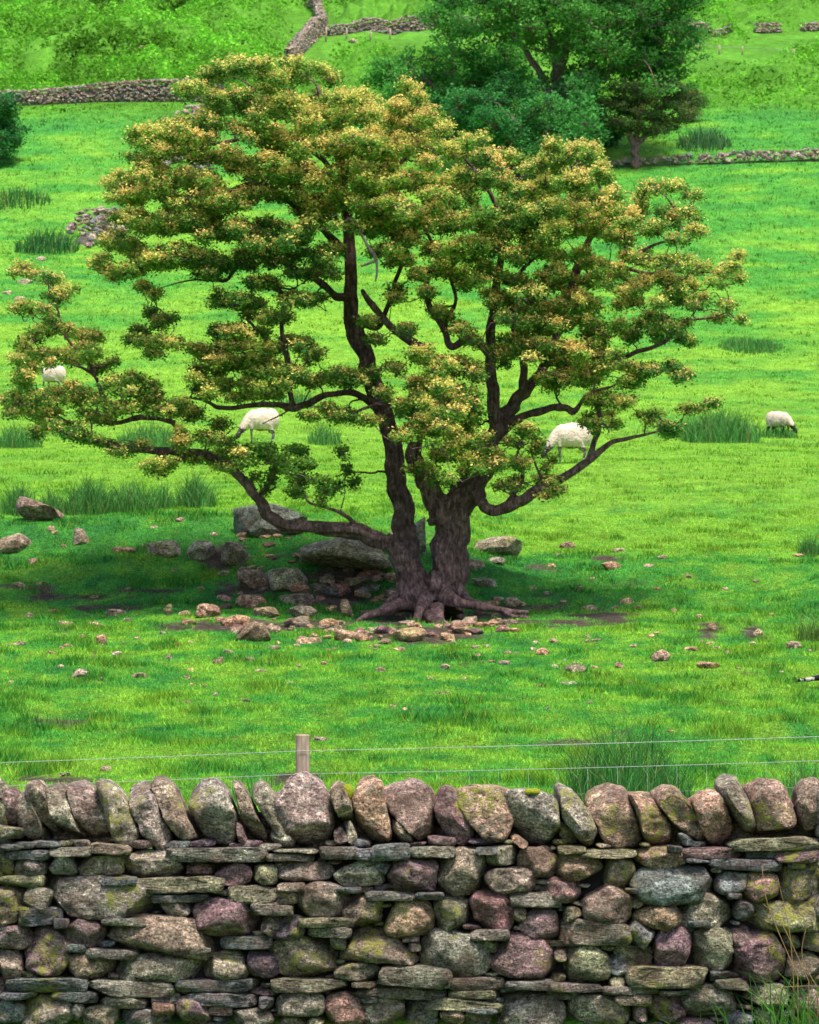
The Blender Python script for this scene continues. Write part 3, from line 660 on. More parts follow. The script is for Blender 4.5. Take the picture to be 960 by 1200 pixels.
rock(94, 790, 22, 12, 'y', 'white stone lying alone at lower left of the pasture', name='field_stone', cat='stone', bright=1.5); rock(163, 792, 18, 7, 'y', 'small flat white stone right of the lone white one', name='field_stone', cat='stone', bright=1.5)
rock(362, 751, 34, 9, 'o', 'long pale slab in front of the rubble strip', name='field_stone', cat='stone', bright=1.3)
rock(636, 764, 16, 10, 'o', 'rounded pinkish stone in front of the right roots', name='field_stone', cat='stone', bright=1.3)
rock(775, 769, 22, 15, 'b', 'brown egg-shaped stone in the right pasture', name='field_stone', cat='stone', bright=1.15)
rock(674, 784, 28, 10, 'y', 'flat cream stone nearest the middle of the right pasture', name='field_stone', cat='stone', bright=1.5)
rock(831, 780, 28, 9, 'o', 'low sandy stone right of the egg-shaped one', name='field_stone', cat='stone', bright=1.25)
rock(889, 741, 12, 9, 'y', 'small pale round stone near the right-hand bare patch', name='field_stone', cat='stone', bright=1.4)
rock(932, 756, 20, 9, 'y', 'pale stone beside the straw-tinted tussock', name='field_stone', cat='stone', bright=1.3)
rock(717, 663, 24, 10, 'o', 'brown flat stone half sunk in the right bank', name='field_stone', cat='stone', bright=1.1)
rock(692, 713, 22, 9, 'y', 'pale stone above the bare earth right of the trunk', name='field_stone', cat='stone', bright=1.3)
rock(666, 639, 20, 9, 'b', 'dark stone on the crest of the right bank', name='field_stone', cat='stone')
rock(376, 866, 22, 6, 'y', 'flat white stone just right of the fence post', name='field_stone', cat='stone', bright=1.4)
rock(247*.5, 901, 14, 7, 'y', 'white stone behind the wall near its left end', name='field_stone', cat='stone', bright=1.4)
rock(74, 908, 16, 5, 'y', 'flat pale stone behind the wall at far left', name='field_stone', cat='stone', bright=1.3)
# small repeats: a shared label per patch of ground
small = {
 'small pale stone scattered in the lower left pasture below the bank': [(20,755,22,5),(77,732,22,8),(112,732,20,6),(216,719,14,8),(220,729,20,8),(321,759,15,6),(293,773,15,6),(267,764,14,5),(255,776,13,8),(198,770,8,8),(137,766,12,6),(79,757,14,5),(286,821,16,4),(305,786,16,4),(252,814,7,5),(408,752,14,7),(468,761,15,6),(446,785,14,7),(475,831,7,4),(60,765,12,4),(34,722,12,8),(62,716,14,5),(150,727,12,5),(340,800,8,3),(190,742,10,4)],
 'small pale stone scattered in the right pasture below the bank': [(522,782,12,8),(591,777,16,7),(697,782,10,4),(666,801,24,5),(631,804,18,5),(520,812,20,4),(742,757,10,5),(810,761,18,7),(726,780,10,8),(851,794,9,4),(882,754,11,4),(835,734,10,10),(820,723,9,6),(505,795,8,5),(560,768,9,5),(650,752,12,5),(700,750,9,4),(770,742,8,4),(790,715,8,5),(840,759,12,4),(905,720,8,4),(545,795,8,3),(740,800,8,3)],
 'small stone embedded in the shaded right bank': [(726,645,20,6),(776,653,12,6),(760,663,14,5),(807,675,10,7),(694,678,10,4),(646,663,14,4),(575,708,24,8),(936,651,18,5),(905,657,8,4),(887,681,10,4),(640,695,8,5),(660,705,9,5),(770,690,9,4),(850,690,8,4),(735,705,18,8),(748,712,14,6),(720,712,10,5),(625,690,9,6),(678,690,10,6),(655,650,8,4)],
 'small stone embedded in the shaded left bank': [(212,609,14,6),(180,618,10,4),(75,640,8,5),(38,658,12,8),(60,620,10,8),(170,640,10,4),(205,668,10,4),(110,700,12,5),(22,685,16,7),(50,684,20,4),(150,690,10,4),(235,690,10,5),(258,700,10,6),(262,672,16,7),(64,624,8,5),(250,626,10,5)],
}
_k = list(small); _r = np.random.default_rng(66)
for i in range(34): small[_k[0]].append((_r.uniform(5, 470), 745+_r.exponential(28), _r.uniform(4, 10), _r.uniform(3, 5)))
for i in range(34): small[_k[1]].append((_r.uniform(490, 955), 740+_r.exponential(30), _r.uniform(4, 10), _r.uniform(3, 5)))
for lab, L_ in small.items():
    for (px, py, w, h) in L_:
        rock(px, py, w, h, rng.choice(list('yob')), lab, name='field_stone', cat='stone', group=lab.replace('small pale stone', 'stones').replace('small stone', 'stones'), sub=3, bright=rng.uniform(1.0, 1.45), sink=.2)
def rubble(n, fx, fy, sz, lab, grp, seed):
    r = np.random.default_rng(seed)
    for i in range(n):
        px = fx(r); py = fy(r, px); w = sz(r); rock(px, py, w, w*r.uniform(.35, .6), r.choice(list('yobpr')), lab, name='rubble_stone', cat='stone', group=grp, sub=3, bright=r.uniform(.8, 1.4), sink=.1)
rubble(105, lambda r: r.uniform(250, 610), lambda r, x: 742-12*abs((x-440)/200)+r.normal()*6, lambda r: 6+r.exponential(6), 'loose pinkish stone in the rubble strip at the foot of the thorn tree', 'stones in the rubble strip', 1)
rubble(72, lambda r: r.uniform(262, 470), lambda r, x: r.uniform(622, 722), lambda r: r.uniform(7, 18), 'loose stone packed among the big boulders left of the trunks', 'stones among the boulders', 2)
rubble(18, lambda r: r.uniform(335, 470), lambda r, x: r.uniform(668, 724), lambda r: r.uniform(15, 30), 'larger stone in the hollow between the overhanging slab and the roots', 'larger stones in the hollow', 4)
rubble(20, lambda r: r.uniform(500, 620), lambda r, x: r.uniform(700, 740), lambda r: r.uniform(7, 18), 'loose stone in the earth among the right-hand roots', 'stones among the right roots', 3)
print('stones done')

# ================================================================ TREES
def tube(acc, pts, rad, nseg=8, wob=.0, flute=0, seed=0):
    pts = np.asarray(pts, float); n = len(pts); T = np.gradient(pts, axis=0); T /= np.linalg.norm(T, axis=1)[:, None]+1e-9
    ref = np.array([0, 1., 0]) if abs(T[0][1]) < .9 else np.array([1., 0, 0])
    A = np.cross(T, ref); A /= np.linalg.norm(A, axis=1)[:, None]+1e-9; B = np.cross(T, A)
    a = np.linspace(0, 2*math.pi, nseg, endpoint=False)
    rr = np.asarray(rad)[:, None]*np.ones((1, nseg))
    if wob and rad[0] > .12 and nseg > 20:
        kk = np.arange(n)[:, None]; rr = rr*(1+.38*noise(np.cos(a+.02*kk)*3.4+seed, np.sin(a+.02*kk)*3.4, kk*.07, seed+3)+.14*noise(np.cos(a)*8+seed, np.sin(a)*8, kk*.1, seed+4))
    if wob:
        rr = rr*(1+wob*noise(np.cos(a)[None]*1.4+seed, np.sin(a)[None]*1.4, np.arange(n)[:, None]*.35, seed))
    V = pts[:, None]+A[:, None]*(np.cos(a)[None, :, None]*rr[:, :, None])+B[:, None]*(np.sin(a)[None, :, None]*rr[:, :, None])
    V = V.reshape(-1, 3)
    i = np.arange(n-1)[:, None]*nseg; j = np.arange(nseg)[None]; j2 = (j+1) % nseg
    Fq = np.stack([i+j, i+j2, i+nseg+j2, i+nseg+j], -1).reshape(-1, 4)
    V = np.concatenate([V, pts[[0]], pts[[-1]]]); m = n*nseg
    # caps as degenerate-free quads made from triangles is avoided: use triangles elsewhere
    tri_ = np.concatenate([Fq[:, [0, 1, 2]], Fq[:, [0, 2, 3]],
        np.stack([np.full(nseg, m), j2[0], j[0]], 1), np.stack([np.full(nseg, m+1), (n-1)*nseg+j[0], (n-1)*nseg+j2[0]], 1)])
    acc.add(V, tri_)
def spline(P, k=6):
    P = np.asarray(P, float); Q = np.vstack([2*P[0]-P[1], P, 2*P[-1]-P[-2]]); out = []
    for i in range(1, len(Q)-2):
        for t in np.arange(k)/k:
            a, b, c, d = Q[i-1], Q[i], Q[i+1], Q[i+2]
            out.append(.5*((2*b)+(-a+c)*t+(2*a-5*b+4*c-d)*t*t+(-a+3*b-3*c+d)*t**3))
    out.append(P[-1]); return np.array(out)
def build_tree(name, label, cat, D, limbs, pads, leafsz, dens, cols, tipcols, tipfrac, seed, group=None, voxel=.03, depth=2.6, clump=.0, twig=.006, base=None, layers=(18, 1), roots=None, dead=None, rscale=1.0):
    r = np.random.default_rng(seed)
    loc = base if base is not None else at(*limbs[0][0][:2], D)
    root = thing(name, label, cat, loc, group)
    s = D/F; T = Acc(); nodes = []; nrad = []
    for li, lm in enumerate(limbs):
        P = np.array([at(a, b, D+dy) for a, b, dy, _ in lm]); k = 7
        Q = spline(P, k); rd = np.interp(np.arange(len(Q)), np.arange(len(P))*k, [q[3]*s*((.62 if q[1] < 470 else (.72 if q[1] < 560 or q[0] < 460 else .80)) if D < 60 else 1) for q in lm])
        amp = np.minimum(rd*.5, .06 if D < 60 else .25)
        w = np.stack([fbm(np.arange(len(Q))*.33+li*9, np.full(len(Q), j*7.), 0, 2, seed+j) for j in range(3)], 1)*amp[:, None]*1.0
        w[0] = 0; Q = Q+w
        tube(T, Q, rd, 48 if rd[0] > .12 and D < 60 else (14 if rd[0] > .05 else 8), .35, seed=seed+li)
        nodes += list(Q[k//2:]); nrad += list(rd[k//2:])
    if roots:
        for rt in roots:
            Q = spline(np.array([at(a, b, D+dy) for a, b, dy, _ in rt]), 6); rd = np.interp(np.arange(len(Q)), np.arange(len(rt))*6, [q[3]*s for q in rt]); tube(T, Q, rd, 10, .3, seed=seed+77)
    ob = T.build('trunk', M['bark'], root)
    md = ob.modifiers.new('fuse', 'REMESH'); md.mode = 'VOXEL'; md.voxel_size = voxel; md.use_smooth_shade = True
    ms = ob.modifiers.new('soft', 'SMOOTH'); ms.iterations = 2; ms.factor = .4
    # pads -> world
    big, nl = layers
    PW = []
    if D < 60:
        np_ = []
        for p in pads:
            px, py, rx, ry = p[:4]; rest = list(p[4:])
            if rx >= 11:
                k = 3 if rx < 18 else (5 if rx < 26 else 6)
                for q in range(k):
                    t = (q+.5)/k*2-1; f = r.uniform(.42, .62)
                    np_.append((px+rx*(t*.78+r.normal()*.10), py+r.normal()*ry*.5+abs(t)*ry*.35, max(5, rx*f*(1.5 if rx < 18 else 1)*.8), max(3, ry*r.uniform(.38, .62)), *([rest[0]+r.normal()*.5] if rest else [])))
            else:
                np_.append(p)
                if rx > 3: np_.append((px+r.normal()*rx*.8, py+r.normal()*ry*1.1, rx*.9, ry*.9, *rest))
        pads = np_
    for p in pads:
        px, py, rx, ry = p[:4]; ry = ry*rscale; dy0 = p[4] if len(p) > 4 else None
        ctr = [q for q in [0]]
        for l in range(1+(nl if rx >= big else 0)):
            thick_ = depth*min(1, max(.25, rx/(26.0 if D > 60 else 11.0)))
            dy = (dy0+r.normal()*.25) if dy0 is not None and l == 0 else r.uniform(-1, 1)*thick_
            jx, jy = (0, 0) if l == 0 else (r.normal()*rx*.35, r.normal()*ry*.5+ry*.25)
            c = at(px+jx, py+jy, D+dy); PW.append((c, rx*s, ry*s, min(rx*s*1.0, rx*s)))
    nodes = np.array(nodes); nrad = np.array(nrad)
    Bt = Acc(); PW.sort(key=lambda q: np.min(np.linalg.norm(nodes-q[0], axis=1)))
    C = []; SZ = []; RH = []; GOLD = []
    for (c, rx, rz, ry) in PW:
        d = np.linalg.norm((nodes-c)*np.array([1, .8, 1.15]), axis=1)+np.where(nodes[:, 2] > c[2]+.1*rx, .5*rx+.3*(nodes[:, 2]-c[2]), 0)
        j = int(np.argmin(d)); a = nodes[j]; ra = nrad[j]; foot = c-np.array([0, 0, rz*.45]); Ld = np.linalg.norm(foot-a)
        r0 = min(ra*.7, .010*s/.0109+.016*Ld*(1 if D < 60 else 2)); r0 = max(r0, twig*1.3)
        mid = (a+foot)/2+r.normal(size=3)*Ld*.14+np.array([0, 0, -.05*Ld if c[2] > a[2] else .12*Ld])
        Q = spline([a, mid, foot], 6); rd = np.linspace(r0, max(twig, r0*.4), len(Q))
        Q[1:-1] += np.stack([noise(np.arange(len(Q)-2)*.8+c[0]*5, np.full(len(Q)-2, j2*5.)+c[2], 0, seed+j2) for j2 in range(3)], 1)*Ld*.045
        tube(Bt, Q, rd, 6)
        nodes = np.vstack([nodes, Q[2:]]); nrad = np.concatenate([nrad, rd[2:]])
        # sub-clumps spread over the pad like shoots
        ns = max(9 if D < 60 else 5, int(3.3*dens*rx*rz/(leafsz*leafsz)))
        u = r.normal(size=(ns, 3)); u /= np.linalg.norm(u, axis=1)[:, None]; q = r.uniform(.15, 1, ns)**.45
        sh = c+u*q[:, None]*np.array([rx, ry, rz])*(1+.45*noise(u[:, 0]*2.2+c[0], u[:, 1]*2.2, u[:, 2]*2.2+c[2], seed+6))[:, None]
        up = (sh[:, 2]-c[2])/(rz+1e-6)
        for t_ in range(min(ns, 10)):
            tube(Bt, spline([foot, (foot+sh[t_])/2+r.normal(size=3)*rx*.1, sh[t_]], 3), np.linspace(twig, twig*.45, 7), 4)
        kl = 15
        off = r.normal(size=(ns, kl, 3))*np.array([1, 1, .75])*leafsz*1.0
        C.append((sh[:, None]+off).reshape(-1, 3)); 
        g_ = sstep(-.25, .65, up+.35*noise(sh[:, 0]*2.1, sh[:, 1]*2.1, sh[:, 2]*2.1, seed+4)+r.normal(size=ns)*.22)
        if D < 60:
            qx, qy = project(*c)
            if 285 < qx < 430 and qy > 515: g_ = g_*0
        GOLD.append((np.repeat(g_, kl).reshape(ns, kl)+off[:, :, 2]/leafsz*.12).ravel())
    Bt.build('branches', M['bark'], root)
    C = np.concatenate(C); g_ = np.concatenate(GOLD)
    n = len(C); hue = fbm(C[:, 0]*.9/(s/.0109), C[:, 1]*.9/(s/.0109), C[:, 2]*.9/(s/.0109), 3, seed+8)
    isg = g_*tipfrac*(1+hue*.8) > np.repeat(r.uniform(.12, .95, n//15), 15)+r.normal(size=n)*.10
    pc = np.repeat(r.uniform(.72, 1.35, (n//15, 1)), 15, 0); ph = np.repeat(r.normal(size=n//15)*.25, 15)
    a1 = np.array(cols[0]); a2 = np.array(cols[1]); f = np.clip(.5+hue*.9+ph, 0, 1)[:, None]
    cl = (a1+(a2-a1)*f)*pc*r.uniform(.85, 1.15, (n, 1))
    V, Fc = leaves(C[~isg], leafsz, 1.1, seed); mesh('leaves', V, Fc, M['leaf'], root, np.repeat(cl[~isg], 4, 0), smooth=False)
    if isg.any():
        b1, b2 = np.array(tipcols[0]), np.array(tipcols[1]); f = np.clip(.5+fbm(C[:, 0]*1.7, C[:, 1]*1.7, C[:, 2]*1.7, 2, seed+15)*1.2+ph, 0, 1)[:, None]
        ct = (b1+(b2-b1)*f)*pc*r.uniform(.85, 1.15, (n, 1))
        V, Fc = leaves(C[isg], leafsz*.92, 1.2, seed+1); mesh('young_leaves', V, Fc, M['leaf'], root, np.repeat(ct[isg], 4, 0), smooth=False)
    if dead:
        A = Acc()
        for rt in dead:
            Q = spline(np.array([at(a, b, D+dy) for a, b, dy, _ in rt]), 5); rd = np.interp(np.arange(len(Q)), np.arange(len(rt))*5, [q[3]*s for q in rt]); tube(A, Q, rd, 6)
        A.build('dead_branch', M['dead'], root)
    print(name, 'leaves', n, 'pads', len(PW)); return root

limbs = [
 [(516,716,0,32),(522,690,0,27),(526,660,0,24),(529,625,0,24),(527,600,0,25)],
 [(524,612,0,24),(545,583,0,20),(560,556,.1,18),(573,525,.2,15),(585,500,.3,13),(587,480,.4,11)],
 [(518,612,0,22),(504,583,-.1,14),(492,555,-.2,11.5),(485,525,-.3,11),(492,480,-.2,10),(512,440,0,9),(498,412,0,8),(470,392,.1,7),(440,364,.2,6),(425,340,.3,5)],
 [(490,704,.2,20),(484,668,.25,16),(475,620,.35,15),(467,575,.4,14.5),(459,530,.5,14),(450,480,.6,14),(434,440,.7,15),(420,400,.8,16),(413,360,.8,14),(410,310,.8,12),(405,250,.8,10),(398,190,.7,8),(385,140,.6,5),(372,100,.5,3)],
 [(486,712,-.2,24),(482,690,-.2,20),(474,662,-.3,14),(458,640,-.35,12),(430,627,-.4,11),(395,621,-.4,10),(350,618,-.4,9),(322,610,-.4,9),(302,585,-.4,8.5),(287,562,-.4,8),(262,542,-.3,6.5),(228,530,-.3,5.5),(180,528,-.2,5),(130,522,-.2,4.5),(95,505,-.2,4),(60,485,-.1,3),(28,470,0,2.5)],
 [(512,706,-.1,16),(500,694,-.1,14),(489,676,-.1,11),(480,655,0,9)],
 [(552,565,0,11),(568,590,-.3,9),(585,598,-.4,8),(605,590,-.5,8),(628,578,-.5,8),(655,564,-.5,6.5),(690,540,-.5,6),(720,518,-.5,4),(760,508,-.4,2.5),(790,500,-.3,1.6)],
 [(690,540,-.5,5),(698,515,-.5,4.5),(703,490,-.4,4),(695,462,-.3,3),(700,440,-.2,2)],
 [(580,512,.2,12),(578,470,.2,10),(575,420,.3,10),(577,370,.4,9),(582,330,.5,8),(588,290,.6,7),(585,250,.6,5),(565,210,.5,4),(540,180,.5,3)],
 [(585,505,.3,10),(603,492,.1,8),(628,482,-.1,7),(660,476,-.3,6),(672,482,-.3,5),(690,462,-.3,3.5),(720,452,-.3,2.5)],
 [(588,490,.3,12),(605,470,.4,11),(622,452,.5,10),(640,425,.6,9),(655,385,.7,8),(668,340,.8,8),(683,300,.9,8),(700,262,.9,5),(705,225,.9,4),(690,195,.8,3)],
 [(612,462,.4,8),(614,430,.3,7),(606,395,.3,6),(600,355,.3,5),(610,320,.3,4),(640,290,.3,3)],
 [(640,425,.6,6),(680,430,.2,5),(720,422,-.1,5),(748,412,-.3,5),(780,400,-.4,4),(800,378,-.4,3.5),(838,372,-.4,2.2)],
 [(668,340,.8,6),(690,325,.6,6),(720,312,.4,5),(760,320,.2,3.5),(800,318,.1,3),(840,320,0,2),(862,322,0,1.4)],
 [(720,312,.4,4),(760,290,.3,3.5),(790,278,.2,3.2),(797,258,.2,2.8),(785,236,.2,2.2),(775,225,.2,1.5)],
 [(797,258,.2,2.2),(812,245,.2,1.6),(800,222,.2,1.2)],
 [(575,420,.3,8),(555,395,.1,7),(530,405,0,7),(520,385,0,7),(505,362,-.1,6),(500,335,-.1,5),(512,300,-.1,4),(500,270,-.1,3)],
 [(520,385,0,5),(534,350,.2,4),(528,320,.2,4),(545,290,.3,3)],
 [(415,352,.8,9),(392,345,.5,8),(370,328,.3,7),(345,315,.2,6),(315,300,.1,5),(285,306,0,4.5),(262,330,0,4),(240,312,0,3.5),(205,298,0,3),(165,312,0,2),(135,330,.1,1.2)],
 [(262,330,0,3),(225,328,0,2.2),(180,340,0,1.4),(160,348,0,.9)],
 [(408,300,.8,8),(380,270,.5,6.5),(345,240,.3,6),(305,215,.2,5),(265,225,.1,4.5),(225,230,0,4),(208,248,0,3),(170,222,0,3),(135,225,0,2)],
 [(400,210,.7,6),(370,180,.5,5),(330,165,.4,4.5),(290,162,.3,4),(240,170,.3,3.5),(195,165,.3,2.5),(165,168,.3,1.6)],
 [(405,250,.8,6),(440,215,.8,5),(470,190,.8,4.5),(485,155,.8,3.5),(482,125,.8,2)],
 [(330,165,.4,3),(315,125,.4,3),(285,95,.4,2.5),(255,86,.4,1.5)],
 [(413,365,.8,7),(440,385,.8,5),(458,350,.6,5),(468,318,.5,4.5),(480,295,.4,4)],
 [(450,485,.6,8),(420,462,.2,7),(385,462,-.1,6),(362,472,-.2,6),(345,478,-.3,5.5),(325,474,-.3,5),(300,474,-.4,4.5),(262,479,-.4,4),(240,470,-.4,3),(215,465,-.3,2)],
 [(345,476,-.3,5),(338,450,-.3,6),(336,415,-.3,6),(330,385,-.3,5),(332,350,-.3,4),(322,330,-.3,3)],
 [(330,410,-.3,4),(310,395,-.3,3.5),(290,375,-.3,3)],
 [(372,468,-.1,2.6),(345,477,-.6,2.2),(325,488,-.8,1.8),(300,500,-.9,1.5),(285,505,-1,1)],
 [(332,484,-.8,1.4),(330,495,-.8,.9)],
 [(240,530,-.3,4.5),(205,540,-.3,4.5),(185,537,-.3,4.5),(200,528,-.3,4.5),(208,508,-.3,4.5),(198,493,-.3,4.5),(165,490,-.3,4.5),(135,497,-.3,4),(110,492,-.3,3)],
 [(130,497,-.2,4),(122,475,-.2,4),(116,450,-.2,4),(108,438,-.2,3.6),(88,428,-.2,3),(72,425,-.2,2)],
 [(112,442,-.2,3.2),(104,425,-.2,3),(85,405,-.2,3),(74,388,-.2,2.8),(70,372,-.2,2.5),(63,350,-.2,2.2),(58,335,-.2,1.8),(40,325,-.2,1.2)],
 [(74,388,-.2,2.4),(50,396,-.2,2),(35,405,-.2,1.4)],
 [(70,372,-.2,2),(55,362,-.2,1.6),(30,362,-.2,1)],
 [(415,613,-.4,4),(402,603,-.6,3.4),(380,594,-.8,3),(362,588,-.9,2.6),(355,575,-.9,2),(345,560,-.9,1.2)],
 [(398,601,-.6,1.8),(404,578,-.7,1.5),(402,550,-.7,1.2),(400,530,-.7,.8)],
 [(302,585,-.4,3),(318,560,-.6,2.2),(330,545,-.6,1.5)],
 [(545,560,.1,6),(556,535,-.5,5),(548,505,-.9,4),(528,480,-1.2,3.5),(515,455,-1.3,2.5)],
 [(590,596,-.4,4),(612,560,-.6,3.2),(606,535,-.7,2.6),(612,520,-.7,1.8)],
 [(640,572,-.5,3),(628,545,-.6,2.4),(622,525,-.6,1.4)],
 [(655,440,.6,3),(652,462,.3,2.6),(660,478,.1,2.4),(668,480,-.2,2)],
 [(150,528,-.2,3),(110,512,-.3,3),(80,492,-.3,2.5)],
 [(480,470,0,5),(455,470,-.5,4),(430,478,-.7,3),(405,488,-.8,2),(375,490,-.8,1.2)],
]
roots = [
 [(492,704,-.2,15),(470,708,-.5,9),(450,716,-.8,6),(430,722,-1.0,4.5),(415,730,-1.1,2)],
 [(490,712,-.3,10),(500,722,-.7,7),(520,735,-1.0,5),(528,745,-1.1,2.5)],
 [(520,700,-.3,12),(540,707,-.5,6),(570,712,-.6,4.5),(595,716,-.7,3.5),(620,718,-.8,2.5)],
 [(590,715,-.7,3),(600,722,-.8,2.6),(620,724,-.8,1.5)],
 [(530,690,0,12),(542,697,-.1,7),(552,706,-.2,4)],
 [(488,700,.1,10),(472,695,-.2,5),(458,703,-.4,3.5),(447,712,-.5,2)],
 [(500,700,-.5,9),(492,715,-.8,6),(488,728,-1.0,4)],
 [(512,712,-.6,8),(516,726,-.9,5),(524,733,-1.0,3)],
]
dead = [[(400,262,-1.6,1),(412,255,-1.6,1.2),(418,262,-1.6,1.4),(424,275,-1.6,1.6),(432,290,-1.6,1.8),(440,304,-1.6,1.8),(423,312,-1.6,1.2)],
        [(432,290,-1.6,1.6),(440,300,-1.6,1.4),(442,318,-1.6,1.2),(440,330,-1.6,.9)], [(400,256,-1.6,.8),(395,252,-1.6,.6),(388,255,-1.6,.4)]]
pads = """250 82 22 10;290 74 30 12;330 85 30 14;380 80 14 12;395 105 18 12;235 105 22 10;270 115 30 14;222 101 15 8;320 120 30 16;360 125 28 14;400 135 22 14;425 112 14 10;440 130 25 14;480 115 22 16;485 140 30 14;515 150 18 10
300 150 30 14;340 160 32 16;390 165 30 14;430 160 26 14;470 170 30 14;520 175 28 12;560 170 22 14;585 187 18 12;190 150 35 10;225 155 28 12;168 163 16 8;250 140 22 10;215 170 30 10;175 178 20 10
270 185 30 12;310 190 28 14;350 200 28 14;390 205 25 14;440 200 28 14;490 210 30 14;540 210 32 14;590 215 26 14;618 228 20 14;145 205 22 9;175 200 22 9;205 210 28 12;135 222 14 8;165 228 28 10;240 215 22 12
270 230 28 12;220 240 28 10;160 252 28 10;195 260 30 10;230 255 28 10;130 275 14 8;150 285 20 8;210 290 30 10;180 300 30 9;120 308 12 7;145 318 22 7;235 300 26 10;260 270 26 14;290 260 24 14;280 308 18 10;170 335 9 5
650 185 22 14;690 180 22 14;665 205 30 14;640 215 22 14;700 205 18 14;718 225 12 12;680 240 30 14;720 250 16 14;635 250 22 14;600 260 28 14;560 255 30 14;510 250 28 14;460 240 26 14;655 270 25 14;630 285 20 12;648 300 14 9
762 222 11 7;780 217 8 5;797 220 11 8;818 230 7 5;812 248 12 7;784 246 10 8;816 268 12 6;767 268 14 8;795 281 13 6;740 255 10 12;752 240 8 8;696 262 20 10;716 275 12 9
750 300 22 9;790 303 22 9;820 311 14 7;845 318 11 6;858 312 9 6;867 327 6 7;840 335 12 7;770 325 24 11;800 330 20 9;725 320 20 12;700 330 20 12;690 352 16 10;735 350 18 9;785 350 22 10;820 352 14 8;848 364 16 7;868 373 6 3
730 385 20 11;760 375 22 11;790 375 16 9;805 400 12 5;700 385 18 12;690 408 20 10;722 424 16 7;750 430 20 8;780 432 16 6;798 442 10 4;740 447 16 8;690 440 18 10;665 400 18 12;650 380 22 12;620 380 20 12;600 368 18 9;640 410 20 12;660 440 16 10;702 465 18 9;732 468 16 8;757 488 12 7;782 503 10 7;812 478 12 3;835 473 8 3;690 490 14 7;718 488 12 6
670 340 18 12;645 335 12 9;602 322 14 8;560 300 22 10;520 290 24 10;470 270 20 12;490 318 12 7;540 325 10 6;440 255 18 12;450 290 16 10;385 290 18 12;350 270 24 14;320 260 22 14;330 298 22 10;308 328 20 10;292 350 20 10;345 348 22 8;370 300 16 10;465 338 10 5;500 340 9 6;430 374 12 4;440 396 12 5
262 380 22 9;290 385 24 10;232 405 14 6;250 420 26 9;285 420 24 11;320 400 18 12;350 395 16 12;366 415 12 8;310 430 22 10;255 445 22 10;232 448 14 8;300 450 20 9;340 436 22 10;370 440 20 8;402 440 18 9;430 440 18 8;447 455 14 6;280 463 12 5;318 460 12 6
165 385 12 5;186 379 9 6;196 371 11 4;180 399 16 4;202 400 10 4;155 396 9 4;178 413 12 3;400 485 18 3;425 492 14 3;382 477 9 3;365 488 8 3
500 420 22 13 -1.4;530 428 22 15 -1.4;510 450 28 15 -1.5;545 455 18 15 -1.2;490 470 24 13 -1.5;530 480 26 13 -1.5;555 478 13 12 -1.1;500 500 26 11 -1.5;540 510 22 11 -1.3;568 522 14 11 -1.1;480 508 16 7 -1.4;520 530 20 10 -1.3;496 543 14 6 -1.2;512 557 10 6 -1.2;550 545 18 10 -1;578 542 14 9 -.9
600 520 12 6;607 543 10 6;630 520 8 6;600 565 16 6;640 560 12 6;652 574 9 4;620 503 10 5;645 538 7 8;600 398 18 9;588 420 10 7;560 398 14 8;540 380 14 6;518 368 12 6;560 430 10 8;580 345 12 6;462 430 12 6;477 385 10 5
18 318 8 3;35 319 9 3.5;56 324 10 4;70 342 9 7;60 347 9 5;82 341 6 3;28 360 14 4;50 362 10 4;55 374 7 6;70 383 11 4;50 389 14 6;36 396 11 5;28 405 8 5;80 390 6 4;100 392 14 3.5;116 393 5 2;98 405 12 6;20 420 10 3;42 414 18 5;66 416 16 6;90 420 13 5;105 411 11 6;116 428 12 4;128 425 7 4;38 430 9 6;30 441 9 8;33 455 7 6;10 465 13 5;30 470 15 6;60 464 12 5;50 481 19 7;15 481 13 5;82 452 8 4;96 459 10 6;110 470 9 4
130 450 10 6;155 442 13 5;150 459 15 6;176 450 11 5;180 465 13 6;135 475 13 4;160 478 18 5;190 480 14 6;128 488 14 6;100 492 16 6;70 497 16 6;50 502 9 4;90 510 15 7;120 517 13 6;142 527 14 5;165 521 12 4;180 542 10 4;201 541 8 4;190 555 7 4;215 515 9 7;225 537 14 5;240 510 12 9;256 498 10 6;262 515 13 7;250 535 15 6;275 530 15 6;290 541 10 5;264 548 12 4;212 472 10 6;227 482 10 6
305 525 13 7;320 536 13 8;300 560 5 7;320 560 5 12;336 546 11 6;352 560 10 5;346 576 8 6;372 562 10 4;382 576 8 4;400 528 6 7;405 550 6 6;416 564 7 5;360 540 9 4;376 590 6 3;350 527 9 3;398 567 5 4;310 577 4 4""".replace('\n', ';').split(';')
pads += '''56 459 12 5 -.4;70 461 10 5 -.4;48 464 10 4 -.3;400 232 26 11 -1;375 250 22 11 -.8;430 265 20 11 -.6;445 215 22 11 -1;405 200 24 11 -1.2;560 280 26 11 -.8;600 295 24 11 -.8;640 270 22 11 -.8;575 320 18 9 -.5;620 340 20 9 -.5;650 320 20 10 -.6;690 300 22 10 -.5;700 230 24 11 -.8;742 332 22 9;520 310 18 8 -.3;590 350 16 8 -.2;640 360 22 10 -.4;680 370 20 10;610 410 16 8 -.4;642 442 16 7;350 320 20 8;300 290 24 9;320 370 20 8 -.6;280 402 24 8;270 350 22 9;480 250 24 11 -1;530 230 26 11 -1;250 310 22 8;210 265 26 8;365 235 20 11;340 225 22 11;440 170 24 10;300 225 24 10;620 190 14 8;610 240 24 10;665 420 18 8 -.4;700 430 18 7;560 320 16 9 -.9;430 240 20 9 -1.4;470 300 16 7;385 320 16 7;368 345 14 6'''.split(';')
pads = [tuple(map(float, p.split())) for p in pads]
base = ground(505, 722)
DT = 37.3
